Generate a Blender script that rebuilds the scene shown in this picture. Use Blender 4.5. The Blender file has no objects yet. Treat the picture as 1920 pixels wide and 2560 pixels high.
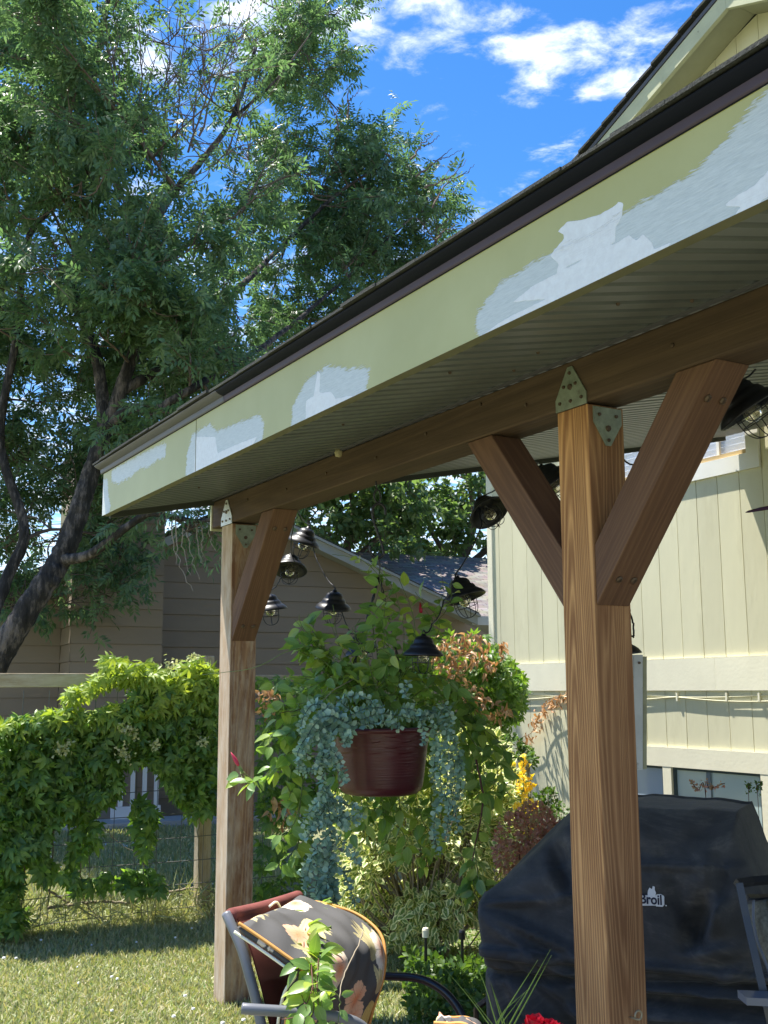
import bpy, bmesh, math, random
import numpy as np
from mathutils import Matrix, Vector
random.seed(7); rng = np.random.default_rng(7)
D = bpy.data; SC = bpy.context.scene; COL = SC.collection
rad = math.radians

# ------------------------------------------------------------------ camera
FPX = 2760.0; PITCH = rad(9.1); YAW = rad(30.3); ROLL = rad(.3)
F0 = np.array([math.sin(YAW), math.cos(YAW), 0]); R0 = np.array([math.cos(YAW), -math.sin(YAW), 0]); Z0 = np.array([0, 0, 1.])
FW = F0*math.cos(PITCH)+Z0*math.sin(PITCH); U0 = -F0*math.sin(PITCH)+Z0*math.cos(PITCH)
RT = math.cos(ROLL)*R0-math.sin(ROLL)*U0; UP = math.sin(ROLL)*R0+math.cos(ROLL)*U0
CAM = np.array([0, 0, 1.5])
cd = D.cameras.new("camera"); cam = D.objects.new("camera", cd); COL.objects.link(cam); SC.camera = cam
cd.sensor_fit = 'VERTICAL'; cd.sensor_height = 24; cd.sensor_width = 18; cd.lens = FPX/2560*24
cd.clip_end = 2000; cd.clip_start = .05
mw = Matrix.Identity(4)
for i in range(3):
    mw[i][0] = RT[i]; mw[i][1] = UP[i]; mw[i][2] = -FW[i]; mw[i][3] = CAM[i]
cam.matrix_world = mw
cd.dof.use_dof = False

# ------------------------------------------------------------------ sun, sky, exposure
SUN_EL = 68; SUN_AZ = (-.44, .898)          # direction towards the sun, on the ground plane
w = D.worlds.new("World"); SC.world = w; w.use_nodes = True
nt = w.node_tree; nt.nodes.clear()
def N(nt, t, **k):
    n = nt.nodes.new(t)
    for a, b in k.items():
        if a.startswith('i_'): n.inputs[a[2:].replace('_', ' ')].default_value = b
        else: setattr(n, a, b)
    return n
def L(nt, a, b): nt.links.new(a, b)
def mth(nt, op, a, b=None, c=None, clamp=False):
    n = nt.nodes.new('ShaderNodeMath'); n.operation = op; n.use_clamp = clamp
    for i, v in enumerate((a, b, c)):
        if v is None: continue
        if isinstance(v, (int, float)): n.inputs[i].default_value = v
        else: nt.links.new(v, n.inputs[i])
    return n.outputs[0]
out = N(nt, 'ShaderNodeOutputWorld'); bg = N(nt, 'ShaderNodeBackground'); L(nt, bg.outputs[0], out.inputs[0])
bg.inputs[1].default_value = .15
sky = N(nt, 'ShaderNodeTexSky', sky_type='NISHITA', sun_disc=False)
sky.sun_elevation = rad(SUN_EL); sky.sun_rotation = math.atan2(SUN_AZ[0], SUN_AZ[1]); sky.altitude = 300; sky.ozone_density = 3.0; sky.dust_density = .4
hsv = N(nt, 'ShaderNodeHueSaturation', i_Saturation=1.34, i_Value=.555, i_Hue=.505); L(nt, sky.outputs[0], hsv.inputs['Color'])
tc = N(nt, 'ShaderNodeTexCoord')
def skydir(px, py):
    d = FW*FPX+RT*(px-960)-UP*(py-1280); return d/np.linalg.norm(d)
def dotn(v):
    n = N(nt, 'ShaderNodeVectorMath', operation='DOT_PRODUCT'); L(nt, tc.outputs['Generated'], n.inputs[0]); n.inputs[1].default_value = tuple(v); return n.outputs['Value']
sep = N(nt, 'ShaderNodeSeparateXYZ'); L(nt, tc.outputs['Generated'], sep.inputs[0])
dz = mth(nt, 'MAXIMUM', sep.outputs[2], .06)
cx_ = mth(nt, 'DIVIDE', sep.outputs[0], dz); cy_ = mth(nt, 'DIVIDE', sep.outputs[1], dz)
cmb = N(nt, 'ShaderNodeCombineXYZ'); L(nt, cx_, cmb.inputs[0]); L(nt, cy_, cmb.inputs[1])
cn = N(nt, 'ShaderNodeTexNoise', i_Scale=9.0, i_Detail=10.0, i_Roughness=.62, i_Distortion=.25); L(nt, cmb.outputs[0], cn.inputs['Vector'])
cn2 = N(nt, 'ShaderNodeTexNoise', i_Scale=2.2, i_Detail=4.0, i_Roughness=.5); L(nt, cmb.outputs[0], cn2.inputs['Vector'])
def blob(px, py, wpx, hpx, tilt=0):
    c = skydir(px, py); t = rad(tilt)
    a = RT-c*(RT@c); a /= np.linalg.norm(a); b = np.cross(c, a)*-1.0
    if b@UP < 0: b = -b
    a2 = a*math.cos(t)+b*math.sin(t); b2 = -a*math.sin(t)+b*math.cos(t)
    A = mth(nt, 'MULTIPLY', dotn(a2), FPX/wpx); B = mth(nt, 'MULTIPLY', dotn(b2), FPX/hpx)
    s = mth(nt, 'ADD', mth(nt, 'MULTIPLY', A, A), mth(nt, 'MULTIPLY', B, B))
    m = mth(nt, 'SUBTRACT', 1.0, s)
    m = mth(nt, 'MAXIMUM', m, -3.0)
    front = mth(nt, 'GREATER_THAN', dotn(c), .5)
    return mth(nt, 'SUBTRACT', mth(nt, 'MULTIPLY', m, front), mth(nt, 'MULTIPLY', mth(nt, 'SUBTRACT', 1.0, front), 3.0))
bl = [blob(1430, 150, 250, 110, -12), blob(1040, 40, 210, 75, -6), blob(330, 110, 110, 80, 0), blob(1640, 80, 160, 60, 20), blob(640, 60, 200, 60, 5)]
m = bl[0]
for b in bl[1:]: m = mth(nt, 'MAXIMUM', m, b)
# low cloud bank towards the horizon, raised all round as added fill light
low = mth(nt, 'SUBTRACT', mth(nt, 'MULTIPLY', mth(nt, 'SUBTRACT', .42, sep.outputs[2]), 3.6), .15)
m = mth(nt, 'MAXIMUM', m, low)
val = mth(nt, 'ADD', mth(nt, 'MULTIPLY', mth(nt, 'SUBTRACT', cn.outputs[0], .5), 3.4), mth(nt, 'MULTIPLY', m, .50))
val = mth(nt, 'ADD', val, mth(nt, 'MULTIPLY', mth(nt, 'SUBTRACT', cn2.outputs[0], .5), .8))
cr = N(nt, 'ShaderNodeMapRange', interpolation_type='SMOOTHSTEP'); L(nt, val, cr.inputs[0])
cr.inputs[1].default_value = -.06; cr.inputs[2].default_value = 1.25
mx = N(nt, 'ShaderNodeMix', data_type='RGBA'); L(nt, cr.outputs[0], mx.inputs[0]); L(nt, hsv.outputs[0], mx.inputs[6]); mx.inputs[7].default_value = (4.2, 4.3, 4.4, 1)
L(nt, mx.outputs[2], bg.inputs[0])

sd = D.lights.new("sun", 'SUN'); so = D.objects.new("sun", sd); COL.objects.link(so)
sd.energy = 4.3; sd.angle = rad(.6); sd.color = (1.0, .95, .86)
e = rad(SUN_EL); sv = Vector((SUN_AZ[0]*math.cos(e), SUN_AZ[1]*math.cos(e), math.sin(e)))
so.rotation_euler = sv.to_track_quat('Z', 'Y').to_euler(); so.location = (-3, 5, 12)
SC.view_settings.view_transform = 'Standard'; SC.view_settings.look = 'None'; SC.view_settings.gamma = 1
SC.view_settings.use_curve_mapping = False; SC.view_settings.exposure = 1.5
SC.cycles.max_bounces = 8; SC.cycles.transparent_max_bounces = 16; SC.cycles.diffuse_bounces = 4

# ------------------------------------------------------------------ placing helpers (world points from sight lines met with real planes)
def ray(px, py): return FW*FPX+RT*(px-960)-UP*(py-1280)
def at(px, py, dep):
    d = ray(px, py); return CAM+d*(dep/(d@F0))
def onax(px, py, ax, v):
    d = ray(px, py); return CAM+d*((v-CAM[ax])/d[ax])
def onpl(px, py, P0, n):
    d = ray(px, py); return CAM+d*(((P0-CAM)@n)/(d@n))
def cdir(r, u, f):   # direction in right / up / forward terms
    v = R0*r+Z0*u+F0*f; return v/np.linalg.norm(v)

# ------------------------------------------------------------------ object helpers
WO = {}
def tag(o, label=None, cat=None, group=None, kind=None):
    if label: o['label'] = label
    if cat: o['category'] = cat
    if group: o['group'] = group
    if kind: o['kind'] = kind
    return o
def thing(name, loc, label, cat, group=None, rz=0, kind=None):
    o = D.objects.new(name, None); COL.objects.link(o); o.location = tuple(loc); o.rotation_euler = (0, 0, rz)
    o.empty_display_size = .1
    WO[o] = np.array(loc, float); return tag(o, label, cat, group, kind)
def org(p):
    if p is None: return np.zeros(3)
    return WO.get(p, np.zeros(3))
def mesh(name, V, Fc, mat=None, smooth=False, uv=None):
    me = D.meshes.new(name); me.from_pydata([tuple(map(float, v)) for v in V], [], Fc)
    if mat:
        for mm in (mat if isinstance(mat, (list, tuple)) else [mat]): me.materials.append(mm)
    if smooth: me.polygons.foreach_set('use_smooth', [True]*len(me.polygons))
    me.update(); return me
def part(name, V, Fc, mat, parent=None, smooth=False, kind=None, label=None):
    V = np.asarray(V, float)-org(parent)
    o = D.objects.new(name, mesh(name, V, Fc, mat, smooth)); COL.objects.link(o)
    if parent: o.parent = parent; WO[o] = org(parent)
    else: WO[o] = np.zeros(3)
    return tag(o, label, kind=kind)
class MB:
    def __init__(s): s.V = []; s.F = []
    def add(s, V, Fc):
        b = len(s.V); s.V += [tuple(v) for v in V]; s.F += [tuple(i+b for i in f) for f in Fc]; return s
    def box(s, lo, hi): return s.add(*box(lo, hi))
    def tube(s, *a, **k): return s.add(*tube(*a, **k))
    def build(s, name, mat, parent=None, **k): return part(name, s.V, s.F, mat, parent, **k)
BF = [(0, 1, 3, 2), (4, 6, 7, 5), (0, 4, 5, 1), (2, 3, 7, 6), (0, 2, 6, 4), (1, 5, 7, 3)]
def box(lo, hi):
    V = [(x, y, z) for x in (lo[0], hi[0]) for y in (lo[1], hi[1]) for z in (lo[2], hi[2])]
    return V, BF
def obox(o, a, b, c):     # oriented box from corner o and edge vectors
    o, a, b, c = map(np.asarray, (o, a, b, c))
    V = [o+a*i+b*j+c*k for i in (0, 1) for j in (0, 1) for k in (0, 1)]
    if np.cross(a, b)@c < 0: return V, [f[::-1] for f in BF]
    return V, BF
def tube(P, r, n=8, cap=True, flat=None):
    P = np.asarray(P, float); m = len(P)
    r = np.broadcast_to(np.asarray(r, float), (m,)) if np.ndim(r) < 2 else r
    T = np.gradient(P, axis=0); T /= np.linalg.norm(T, axis=1)[:, None]+1e-9
    ref = np.array([0, 0, 1.]) if abs(T[0][2]) < .9 else np.array([1., 0, 0])
    V = []; u = np.cross(ref, T[0]); u /= np.linalg.norm(u)
    for i in range(m):
        u = u-T[i]*(u@T[i]); u /= np.linalg.norm(u)+1e-9; v = np.cross(T[i], u)
        for k in range(n):
            a = 2*math.pi*k/n
            V.append(P[i]+r[i]*(math.cos(a)*u+math.sin(a)*v))
    Fc = []
    for i in range(m-1):
        for k in range(n):
            Fc.append((i*n+k, i*n+(k+1) % n, (i+1)*n+(k+1) % n, (i+1)*n+k))
    if cap: Fc += [tuple(range(n))[::-1], tuple((m-1)*n+k for k in range(n))]
    return V, Fc
def lathe(prof, n=24, c=(0, 0, 0)):
    V = []; Fc = []
    for r, z in prof:
        for k in range(n):
            a = 2*math.pi*k/n; V.append((c[0]+r*math.cos(a), c[1]+r*math.sin(a), c[2]+z))
    for i in range(len(prof)-1):
        for k in range(n): Fc.append((i*n+k, i*n+(k+1) % n, (i+1)*n+(k+1) % n, (i+1)*n+k))
    return V, Fc
def spline(P, n):
    P = np.asarray(P, float); k = len(P); t = np.linspace(0, k-1, n); o = []
    Q = np.vstack([2*P[0]-P[1], P, 2*P[-1]-P[-2]])
    for x in t:
        i = min(int(x), k-2); f = x-i; a, b, c, d = Q[i:i+4]
        o.append(.5*((2*b)+(-a+c)*f+(2*a-5*b+4*c-d)*f*f+(-a+3*b-3*c+d)*f**3))
    return np.array(o)
def member(name, V, Fc, axis, mat, parent, bevel=.004, up=(1, 0, 0), label=None):
    """timber whose grain runs along its own local Z"""
    z = Vector(axis).normalized(); x = Vector(up); x = (x-z*x.dot(z)).normalized(); y = z.cross(x)
    c = np.mean(V, axis=0)
    R = Matrix(((x.x, y.x, z.x, 0), (x.y, y.y, z.y, 0), (x.z, y.z, z.z, 0), (0, 0, 0, 1)))
    Ri = R.inverted()
    Vl = [tuple(Ri@Vector(tuple(np.array(v)-c))) for v in V]
    o = D.objects.new(name, mesh(name, Vl, Fc, mat)); COL.objects.link(o)
    o.parent = parent; o.matrix_local = Matrix.Translation(Vector(tuple(c-org(parent))))@R
    if bevel:
        b = o.modifiers.new('bevel', 'BEVEL'); b.width = bevel; b.segments = 2; b.limit_method = 'ANGLE'
    return tag(o, label)
def mbox(name, lo, hi, axis, mat, parent, **k):
    V, Fc = box(lo, hi); return member(name, V, Fc, axis, mat, parent, **k)
def copy_tree(o, parent=None):
    c = o.copy(); COL.objects.link(c); c.parent = parent
    for ch in o.children: copy_tree(ch, c)
    return c

# ------------------------------------------------------------------ materials
def newmat(name):
    m = D.materials.new(name); m.use_nodes = True; nt = m.node_tree
    return m, nt, nt.nodes['Principled BSDF']
def plain(name, col, rough=.7, var=.12, scale=6, bump=.0, bscale=60, metal=0, spec=.3, coord='Object', stretch=None, wear=None, wscale=9, wlo=.6, whi=.7):
    m, nt, p = newmat(name)
    tc = N(nt, 'ShaderNodeTexCoord'); src = tc.outputs[coord]
    if stretch:
        mp = N(nt, 'ShaderNodeMapping'); mp.inputs['Scale'].default_value = stretch; L(nt, src, mp.inputs[0]); src = mp.outputs[0]
    n1 = N(nt, 'ShaderNodeTexNoise', i_Scale=scale, i_Detail=6.0, i_Roughness=.6); L(nt, src, n1.inputs['Vector'])
    mr = N(nt, 'ShaderNodeMapRange'); L(nt, n1.outputs[0], mr.inputs[0]); mr.inputs[1].default_value = .3; mr.inputs[2].default_value = .7
    mr.inputs[3].default_value = 1-var; mr.inputs[4].default_value = 1+var
    oi = N(nt, 'ShaderNodeObjectInfo')
    k = mth(nt, 'MULTIPLY', mr.outputs[0], mth(nt, 'ADD', mth(nt, 'MULTIPLY', oi.outputs['Random'], .10), .95))
    vm = N(nt, 'ShaderNodeVectorMath', operation='SCALE'); vm.inputs[0].default_value = col[:3]; L(nt, k, vm.inputs['Scale'])
    colout = vm.outputs[0]
    if wear:
        n2 = N(nt, 'ShaderNodeTexNoise', i_Scale=wscale, i_Detail=9.0, i_Roughness=.7); L(nt, src, n2.inputs['Vector'])
        w2 = N(nt, 'ShaderNodeMapRange'); L(nt, n2.outputs[0], w2.inputs[0]); w2.inputs[1].default_value = wlo; w2.inputs[2].default_value = whi
        mx = N(nt, 'ShaderNodeMix', data_type='RGBA'); L(nt, w2.outputs[0], mx.inputs[0]); L(nt, colout, mx.inputs[6]); mx.inputs[7].default_value = (*wear, 1)
        colout = mx.outputs[2]
    L(nt, colout, p.inputs['Base Color'])
    p.inputs['Roughness'].default_value = rough; p.inputs['Metallic'].default_value = metal; p.inputs['Specular IOR Level'].default_value = spec
    if bump:
        n3 = N(nt, 'ShaderNodeTexNoise', i_Scale=bscale, i_Detail=5.0); L(nt, src, n3.inputs['Vector'])
        b = N(nt, 'ShaderNodeBump', i_Strength=1.0, i_Distance=bump); L(nt, n3.outputs[0], b.inputs['Height']); L(nt, b.outputs[0], p.inputs['Normal'])
    return m
def wood(name, light, dark, ring=9, rough=.75, grey=0.0, greycol=(.5, .46, .4), contrast=1.0, seed=0.0):
    m, nt, p = newmat(name)
    tc = N(nt, 'ShaderNodeTexCoord'); oi = N(nt, 'ShaderNodeObjectInfo')
    off = N(nt, 'ShaderNodeVectorMath', operation='ADD'); L(nt, tc.outputs['Object'], off.inputs[0])
    sc_ = N(nt, 'ShaderNodeVectorMath', operation='SCALE'); sc_.inputs[0].default_value = (3.1, 5.7, 9.3); L(nt, oi.outputs['Random'], sc_.inputs['Scale']); L(nt, sc_.outputs[0], off.inputs[1])
    mp = N(nt, 'ShaderNodeMapping'); mp.inputs['Scale'].default_value = (5.5, 5.5, .24); mp.inputs['Location'].default_value = (seed, seed*.7, 0); L(nt, off.outputs[0], mp.inputs[0])
    n1 = N(nt, 'ShaderNodeTexNoise', i_Scale=1.0, i_Detail=2.5, i_Roughness=.45, i_Distortion=.2); L(nt, mp.outputs[0], n1.inputs['Vector'])
    saw = mth(nt, 'FRACT', mth(nt, 'MULTIPLY', n1.outputs[0], ring*4.0))
    ring_ = mth(nt, 'POWER', mth(nt, 'ABSOLUTE', mth(nt, 'SUBTRACT', mth(nt, 'MULTIPLY', saw, 2.0), 1.0)), 1.6)
    mp2 = N(nt, 'ShaderNodeMapping'); mp2.inputs['Scale'].default_value = (150, 150, 3.0); L(nt, off.outputs[0], mp2.inputs[0])
    n2 = N(nt, 'ShaderNodeTexNoise', i_Scale=1.0, i_Detail=3.0, i_Roughness=.6); L(nt, mp2.outputs[0], n2.inputs['Vector'])
    mp3 = N(nt, 'ShaderNodeMapping'); mp3.inputs['Scale'].default_value = (7, 7, 1.6); L(nt, off.outputs[0], mp3.inputs[0])
    n3 = N(nt, 'ShaderNodeTexNoise', i_Scale=1.0, i_Detail=5.0, i_Roughness=.6); L(nt, mp3.outputs[0], n3.inputs['Vector'])
    k = mth(nt, 'ADD', mth(nt, 'MULTIPLY', ring_, .62*contrast), mth(nt, 'MULTIPLY', n2.outputs[0], .55))
    k = mth(nt, 'ADD', k, mth(nt, 'MULTIPLY', mth(nt, 'SUBTRACT', n3.outputs[0], .5), .9))
    k = mth(nt, 'SUBTRACT', k, .08, clamp=True)
    cr = N(nt, 'ShaderNodeValToRGB'); L(nt, k, cr.inputs[0])
    e0, e1 = cr.color_ramp.elements; e0.position = .12; e0.color = (*dark, 1); e1.position = .95; e1.color = (*light, 1)
    c = cr.outputs[0]
    if grey:
        n4 = N(nt, 'ShaderNodeTexNoise', i_Scale=3.0, i_Detail=7.0, i_Roughness=.7); L(nt, mp3.outputs[0], n4.inputs['Vector'])
        mr = N(nt, 'ShaderNodeMapRange'); L(nt, n4.outputs[0], mr.inputs[0]); mr.inputs[1].default_value = .55-grey*.35; mr.inputs[2].default_value = .85-grey*.35
        mx = N(nt, 'ShaderNodeMix', data_type='RGBA'); L(nt, mth(nt, 'MULTIPLY', mr.outputs[0], .8), mx.inputs[0]); L(nt, c, mx.inputs[6]); mx.inputs[7].default_value = (*greycol, 1)
        c = mx.outputs[2]
    L(nt, c, p.inputs['Base Color']); p.inputs['Roughness'].default_value = rough; p.inputs['Specular IOR Level'].default_value = .25
    b = N(nt, 'ShaderNodeBump', i_Strength=.8, i_Distance=.0025); L(nt, k, b.inputs['Height']); L(nt, b.outputs[0], p.inputs['Normal'])
    return m
def leafmat(name, cols, trans, rough=.45, spec=.35, tw=.35, rib=True, edge=None, edgew=.55):
    """cols: list of base colours picked at random per leaf; trans: light coming through"""
    m, nt, p = newmat(name)
    g = N(nt, 'ShaderNodeNewGeometry'); oi = N(nt, 'ShaderNodeObjectInfo')
    r = mth(nt, 'FRACT', mth(nt, 'ADD', g.outputs['Random Per Island'], oi.outputs['Random']))
    cr = N(nt, 'ShaderNodeValToRGB'); L(nt, r, cr.inputs[0])
    els = cr.color_ramp.elements
    for i, c in enumerate(cols):
        pos = i/max(1, len(cols)-1)
        e_ = els[i] if i < 2 else els.new(pos)
        e_.position = pos if i != 1 else 1/(len(cols)-1)
        e_.color = (*c, 1)
    c = cr.outputs[0]
    uv = N(nt, 'ShaderNodeUVMap'); sp = N(nt, 'ShaderNodeSeparateXYZ'); L(nt, uv.outputs[0], sp.inputs[0])
    au = mth(nt, 'ABSOLUTE', mth(nt, 'SUBTRACT', mth(nt, 'MULTIPLY', sp.outputs[0], 2), 1))
    if edge:
        nn = N(nt, 'ShaderNodeTexNoise', i_Scale=7.0, i_Detail=2.0); L(nt, uv.outputs[0], nn.inputs['Vector'])
        f = N(nt, 'ShaderNodeMapRange'); L(nt, mth(nt, 'ADD', au, mth(nt, 'MULTIPLY', mth(nt, 'SUBTRACT', nn.outputs[0], .5), .9)), f.inputs[0]); f.inputs[1].default_value = edgew-.08; f.inputs[2].default_value = edgew+.08
        mx = N(nt, 'ShaderNodeMix', data_type='RGBA'); L(nt, f.outputs[0], mx.inputs[0]); L(nt, c, mx.inputs[6]); mx.inputs[7].default_value = (*edge, 1); c = mx.outputs[2]
    if rib:
        f = N(nt, 'ShaderNodeMapRange'); L(nt, au, f.inputs[0]); f.inputs[1].default_value = .12; f.inputs[2].default_value = .0; f.inputs[3].default_value = 0; f.inputs[4].default_value = .45
        mx = N(nt, 'ShaderNodeMix', data_type='RGBA', blend_type='SCREEN'); L(nt, f.outputs[0], mx.inputs[0]); L(nt, c, mx.inputs[6]); mx.inputs[7].default_value = (.16, .2, .08, 1); c = mx.outputs[2]
    L(nt, c, p.inputs['Base Color']); p.inputs['Roughness'].default_value = rough; p.inputs['Specular IOR Level'].default_value = spec
    tr = N(nt, 'ShaderNodeBsdfTranslucent')
    mt = N(nt, 'ShaderNodeMix', data_type='RGBA', blend_type='MULTIPLY'); mt.inputs[0].default_value = 1; L(nt, c, mt.inputs[6]); mt.inputs[7].default_value = (*trans, 1)
    L(nt, mt.outputs[2], tr.inputs[0])
    ms = N(nt, 'ShaderNodeMixShader'); ms.inputs[0].default_value = tw; L(nt, p.outputs[0], ms.inputs[1]); L(nt, tr.outputs[0], ms.inputs[2])
    L(nt, ms.outputs[0], nt.nodes['Material Output'].inputs[0])
    return m

M = {}
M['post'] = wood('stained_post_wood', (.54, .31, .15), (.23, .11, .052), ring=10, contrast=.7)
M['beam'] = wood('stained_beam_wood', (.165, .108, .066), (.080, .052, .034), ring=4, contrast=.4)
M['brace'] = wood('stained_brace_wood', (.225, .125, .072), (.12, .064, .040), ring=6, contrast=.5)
M['postface'] = wood('painted_lit_post_face', (.74, .41, .17), (.28, .13, .052), ring=10, contrast=.9)  # lighter copy of the post wood; light on the outer face painted in
M['palewood'] = wood('pale_post_face', (.66, .50, .34), (.40, .27, .17), ring=7, contrast=.5, grey=.4, greycol=(.68, .60, .49))  # paler wood for the far post's outer face only
M['farpost'] = wood('weathered_post_wood', (.52, .33, .18), (.22, .11, .06), ring=6, contrast=.7, grey=.3, greycol=(.60, .50, .38))
M['rail'] = wood('pale_fence_wood', (.60, .47, .30), (.33, .25, .15), ring=4, contrast=.5, grey=.5, greycol=(.60, .52, .40))
M['cream'] = plain('cream_siding_paint', (.72, .69, .485), rough=.6, var=.05, scale=3, bump=.0016, bscale=26, stretch=(1, 1, .25), wear=(.56, .52, .34), wscale=5, wlo=.54, whi=.85)
M['creamtrim'] = plain('cream_trim_paint', (.90, .86, .67), rough=.5, var=.04, scale=5, bump=.0008, bscale=40, wear=(.5, .47, .34), wscale=14, wlo=.68, whi=.74)
M['windowtrim'] = plain('white_trim_paint', (.86, .85, .78), rough=.5, var=.03, scale=5, bump=.0006, bscale=60)
M['oldwood'] = plain('bare_sill_wood', (.55, .40, .20), rough=.7, var=.2, scale=20, stretch=(1, .2, 1))
M['gap'] = plain('shadow_gap_backing', (.20, .19, .12), rough=.9)
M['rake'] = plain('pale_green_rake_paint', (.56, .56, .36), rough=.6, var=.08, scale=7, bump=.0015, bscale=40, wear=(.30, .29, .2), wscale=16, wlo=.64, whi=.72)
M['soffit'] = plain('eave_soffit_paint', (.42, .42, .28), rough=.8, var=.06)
M['dripgrey'] = plain('grey_drip_metal', (.11, .108, .12), rough=.45, var=.05, metal=.0, spec=.3)
M['drip'] = plain('blue_black_drip_metal', (.007, .009, .018), rough=.6, var=.15, scale=3, spec=.12)
M['dripstrip'] = plain('dull_purple_drip_metal', (.070, .050, .068), rough=.5, var=.12, scale=3, spec=.3)
M['shingle'] = plain('dark_shingle_grit', (.05, .052, .048), rough=.95, var=.5, scale=160, bump=.003, bscale=260, wear=(.085, .10, .05), wscale=12, wlo=.55, whi=.7)
M['metalceil'] = plain('grey_green_ceiling_metal', (.15, .165, .155), rough=.42, var=.08, scale=4, spec=.5, wear=(.11, .12, .115), wscale=8, wlo=.5, whi=.8)
M['dark'] = plain('black_gap', (.01, .011, .011), rough=.9)
M['darkrake'] = plain('dark_back_rake_board', (.06, .065, .055), rough=.7)
M['plate'] = plain('weathered_zinc_plate', (.27, .31, .24), rough=.5, var=.25, scale=30, metal=.35, spec=.5, bump=.0006, bscale=120, wear=(.16, .15, .12), wscale=25, wlo=.6, whi=.7)
M['platewhite'] = plain('bright_zinc_plate', (.66, .68, .66), rough=.45, var=.15, scale=30, metal=.3, spec=.5)
M['bolt'] = plain('rusty_bolt', (.12, .085, .06), rough=.5, var=.3, scale=60, metal=.5)
M['brown'] = plain('brown_lap_siding', (.30, .242, .188), rough=.75, var=.07, scale=2, bump=.0012, bscale=30, stretch=(.3, .3, 1))
M['nbtrim'] = plain('grey_neighbour_trim', (.40, .41, .39), rough=.6, var=.06)
M['white'] = plain('white_paint', (.78, .79, .80), rough=.5, var=.04)
M['slab'] = plain('dark_patio_pavers', (.16, .145, .13), rough=.9, var=.15, scale=8, bump=.003)
M['concrete'] = plain('pale_concrete', (.40, .40, .41), rough=.9, var=.1, scale=8, bump=.003)
M['bark'] = plain('dark_furrowed_bark', (.045, .040, .036), rough=.95, var=.6, scale=14, bump=.06, bscale=16, stretch=(1, .6, .3), wear=(.17, .14, .12), wscale=14, wlo=.50, whi=.62)
M['twig'] = plain('grey_brown_twig', (.14, .105, .085), rough=.9, var=.3, scale=5)
M['deadtwig'] = plain('pale_dead_twig', (.34, .29, .24), rough=.9, var=.2)
M['blackmetal'] = plain('black_lamp_metal', (.012, .013, .017), rough=.42, var=.3, scale=20, spec=.55)
M['chain'] = plain('black_chain_metal', (.014, .014, .016), rough=.4, spec=.5)
M['pot'] = plain('burgundy_glazed_plastic', (.085, .016, .020), rough=.33, var=.15, scale=6, spec=.5, bump=.0012, bscale=50, stretch=(.3, .3, 4))
M['soil'] = plain('dark_soil', (.05, .035, .025), rough=1, var=.4, scale=30, bump=.02, bscale=40)
M['tubeblue'] = plain('slate_blue_chair_tube', (.155, .165, .19), rough=.35, spec=.5, var=.1)
M['tubeblack'] = plain('black_chair_tube', (.018, .019, .023), rough=.3, spec=.6)
M['sling'] = plain('burgundy_sling_fabric', (.20, .060, .052), rough=.85, var=.12, scale=14, bump=.0008, bscale=500)
M['piping'] = plain('orange_cushion_piping', (.62, .30, .08), rough=.7)
M['greycush'] = plain('olive_grey_woven_cushion', (.16, .155, .12), rough=.9, var=.35, scale=120, bump=.001, bscale=300)
M['tablemetal'] = plain('grey_cast_table_metal', (.15, .16, .17), rough=.45, spec=.5, var=.15)
M['frameold'] = plain('weathered_white_frame_paint', (.56, .58, .57), rough=.7, var=.12, scale=12, wear=(.25, .25, .2), wscale=24, wlo=.6, whi=.68)
M['frameside'] = plain('grey_green_frame_side', (.33, .33, .22), rough=.8, var=.2, scale=20)  # darker grey-green for the outer side of the frame board
M['wire'] = plain('galvanised_wire', (.16, .16, .155), rough=.5, metal=.5)
M['purple'] = plain('dark_purple_paint', (.06, .025, .07), rough=.5)
M['brick'] = plain('red_paver', (.38, .14, .10), rough=.9, var=.2, bump=.003)
M['yellowfl'] = leafmat('yellow_petal', [(.95, .74, .06), (.95, .80, .12), (.92, .66, .05)], (1.4, 1.2, .4), tw=.4, rib=False)
M['redfl'] = leafmat('red_petal', [(.42, .012, .03), (.50, .02, .045), (.35, .01, .03)], (1, .25, .3), tw=.25, rib=False)
M['pinkfl'] = leafmat('pink_petal', [(.62, .05, .12), (.70, .10, .18)], (1, .4, .5), tw=.25, rib=False)
M['creamfl'] = leafmat('cream_floret', [(.6, .6, .36), (.5, .55, .28)], (1, 1, .6), tw=.3, rib=False)
M['ash'] = leafmat('ash_leaf', [(.075, .135, .065), (.105, .175, .08), (.14, .22, .10), (.095, .16, .10), (.18, .255, .13), (.07, .12, .062)], (1.35, 1.6, .95), tw=.42, rough=.42, spec=.4)
M['fartree'] = leafmat('far_tree_leaf', [(.09, .15, .055), (.12, .19, .07), (.16, .22, .10), (.08, .13, .055)], (1.8, 2.0, .9), tw=.35, rib=False)
M['creeper'] = leafmat('creeper_leaf', [(.075, .16, .05), (.13, .24, .062), (.19, .31, .075), (.085, .17, .058), (.24, .35, .085), (.065, .135, .052)], (1.8, 1.9, .5), tw=.42, rough=.4, spec=.4)
M['creeperlt'] = leafmat('young_creeper_leaf', [(.26, .37, .065), (.32, .41, .09), (.20, .32, .06)], (1.6, 1.5, .5), tw=.4, rough=.45)
M['dryleaf'] = leafmat('dry_leaf', [(.52, .33, .18), (.62, .44, .27), (.42, .23, .11), (.56, .34, .16)], (1.2, .95, .6), tw=.25, rib=False)
M['mandevilla'] = leafmat('mandevilla_leaf', [(.12, .22, .065), (.20, .32, .08), (.16, .27, .09), (.36, .44, .09), (.12, .22, .075)], (1.8, 1.9, .6), tw=.38, rough=.32, spec=.5)
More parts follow.
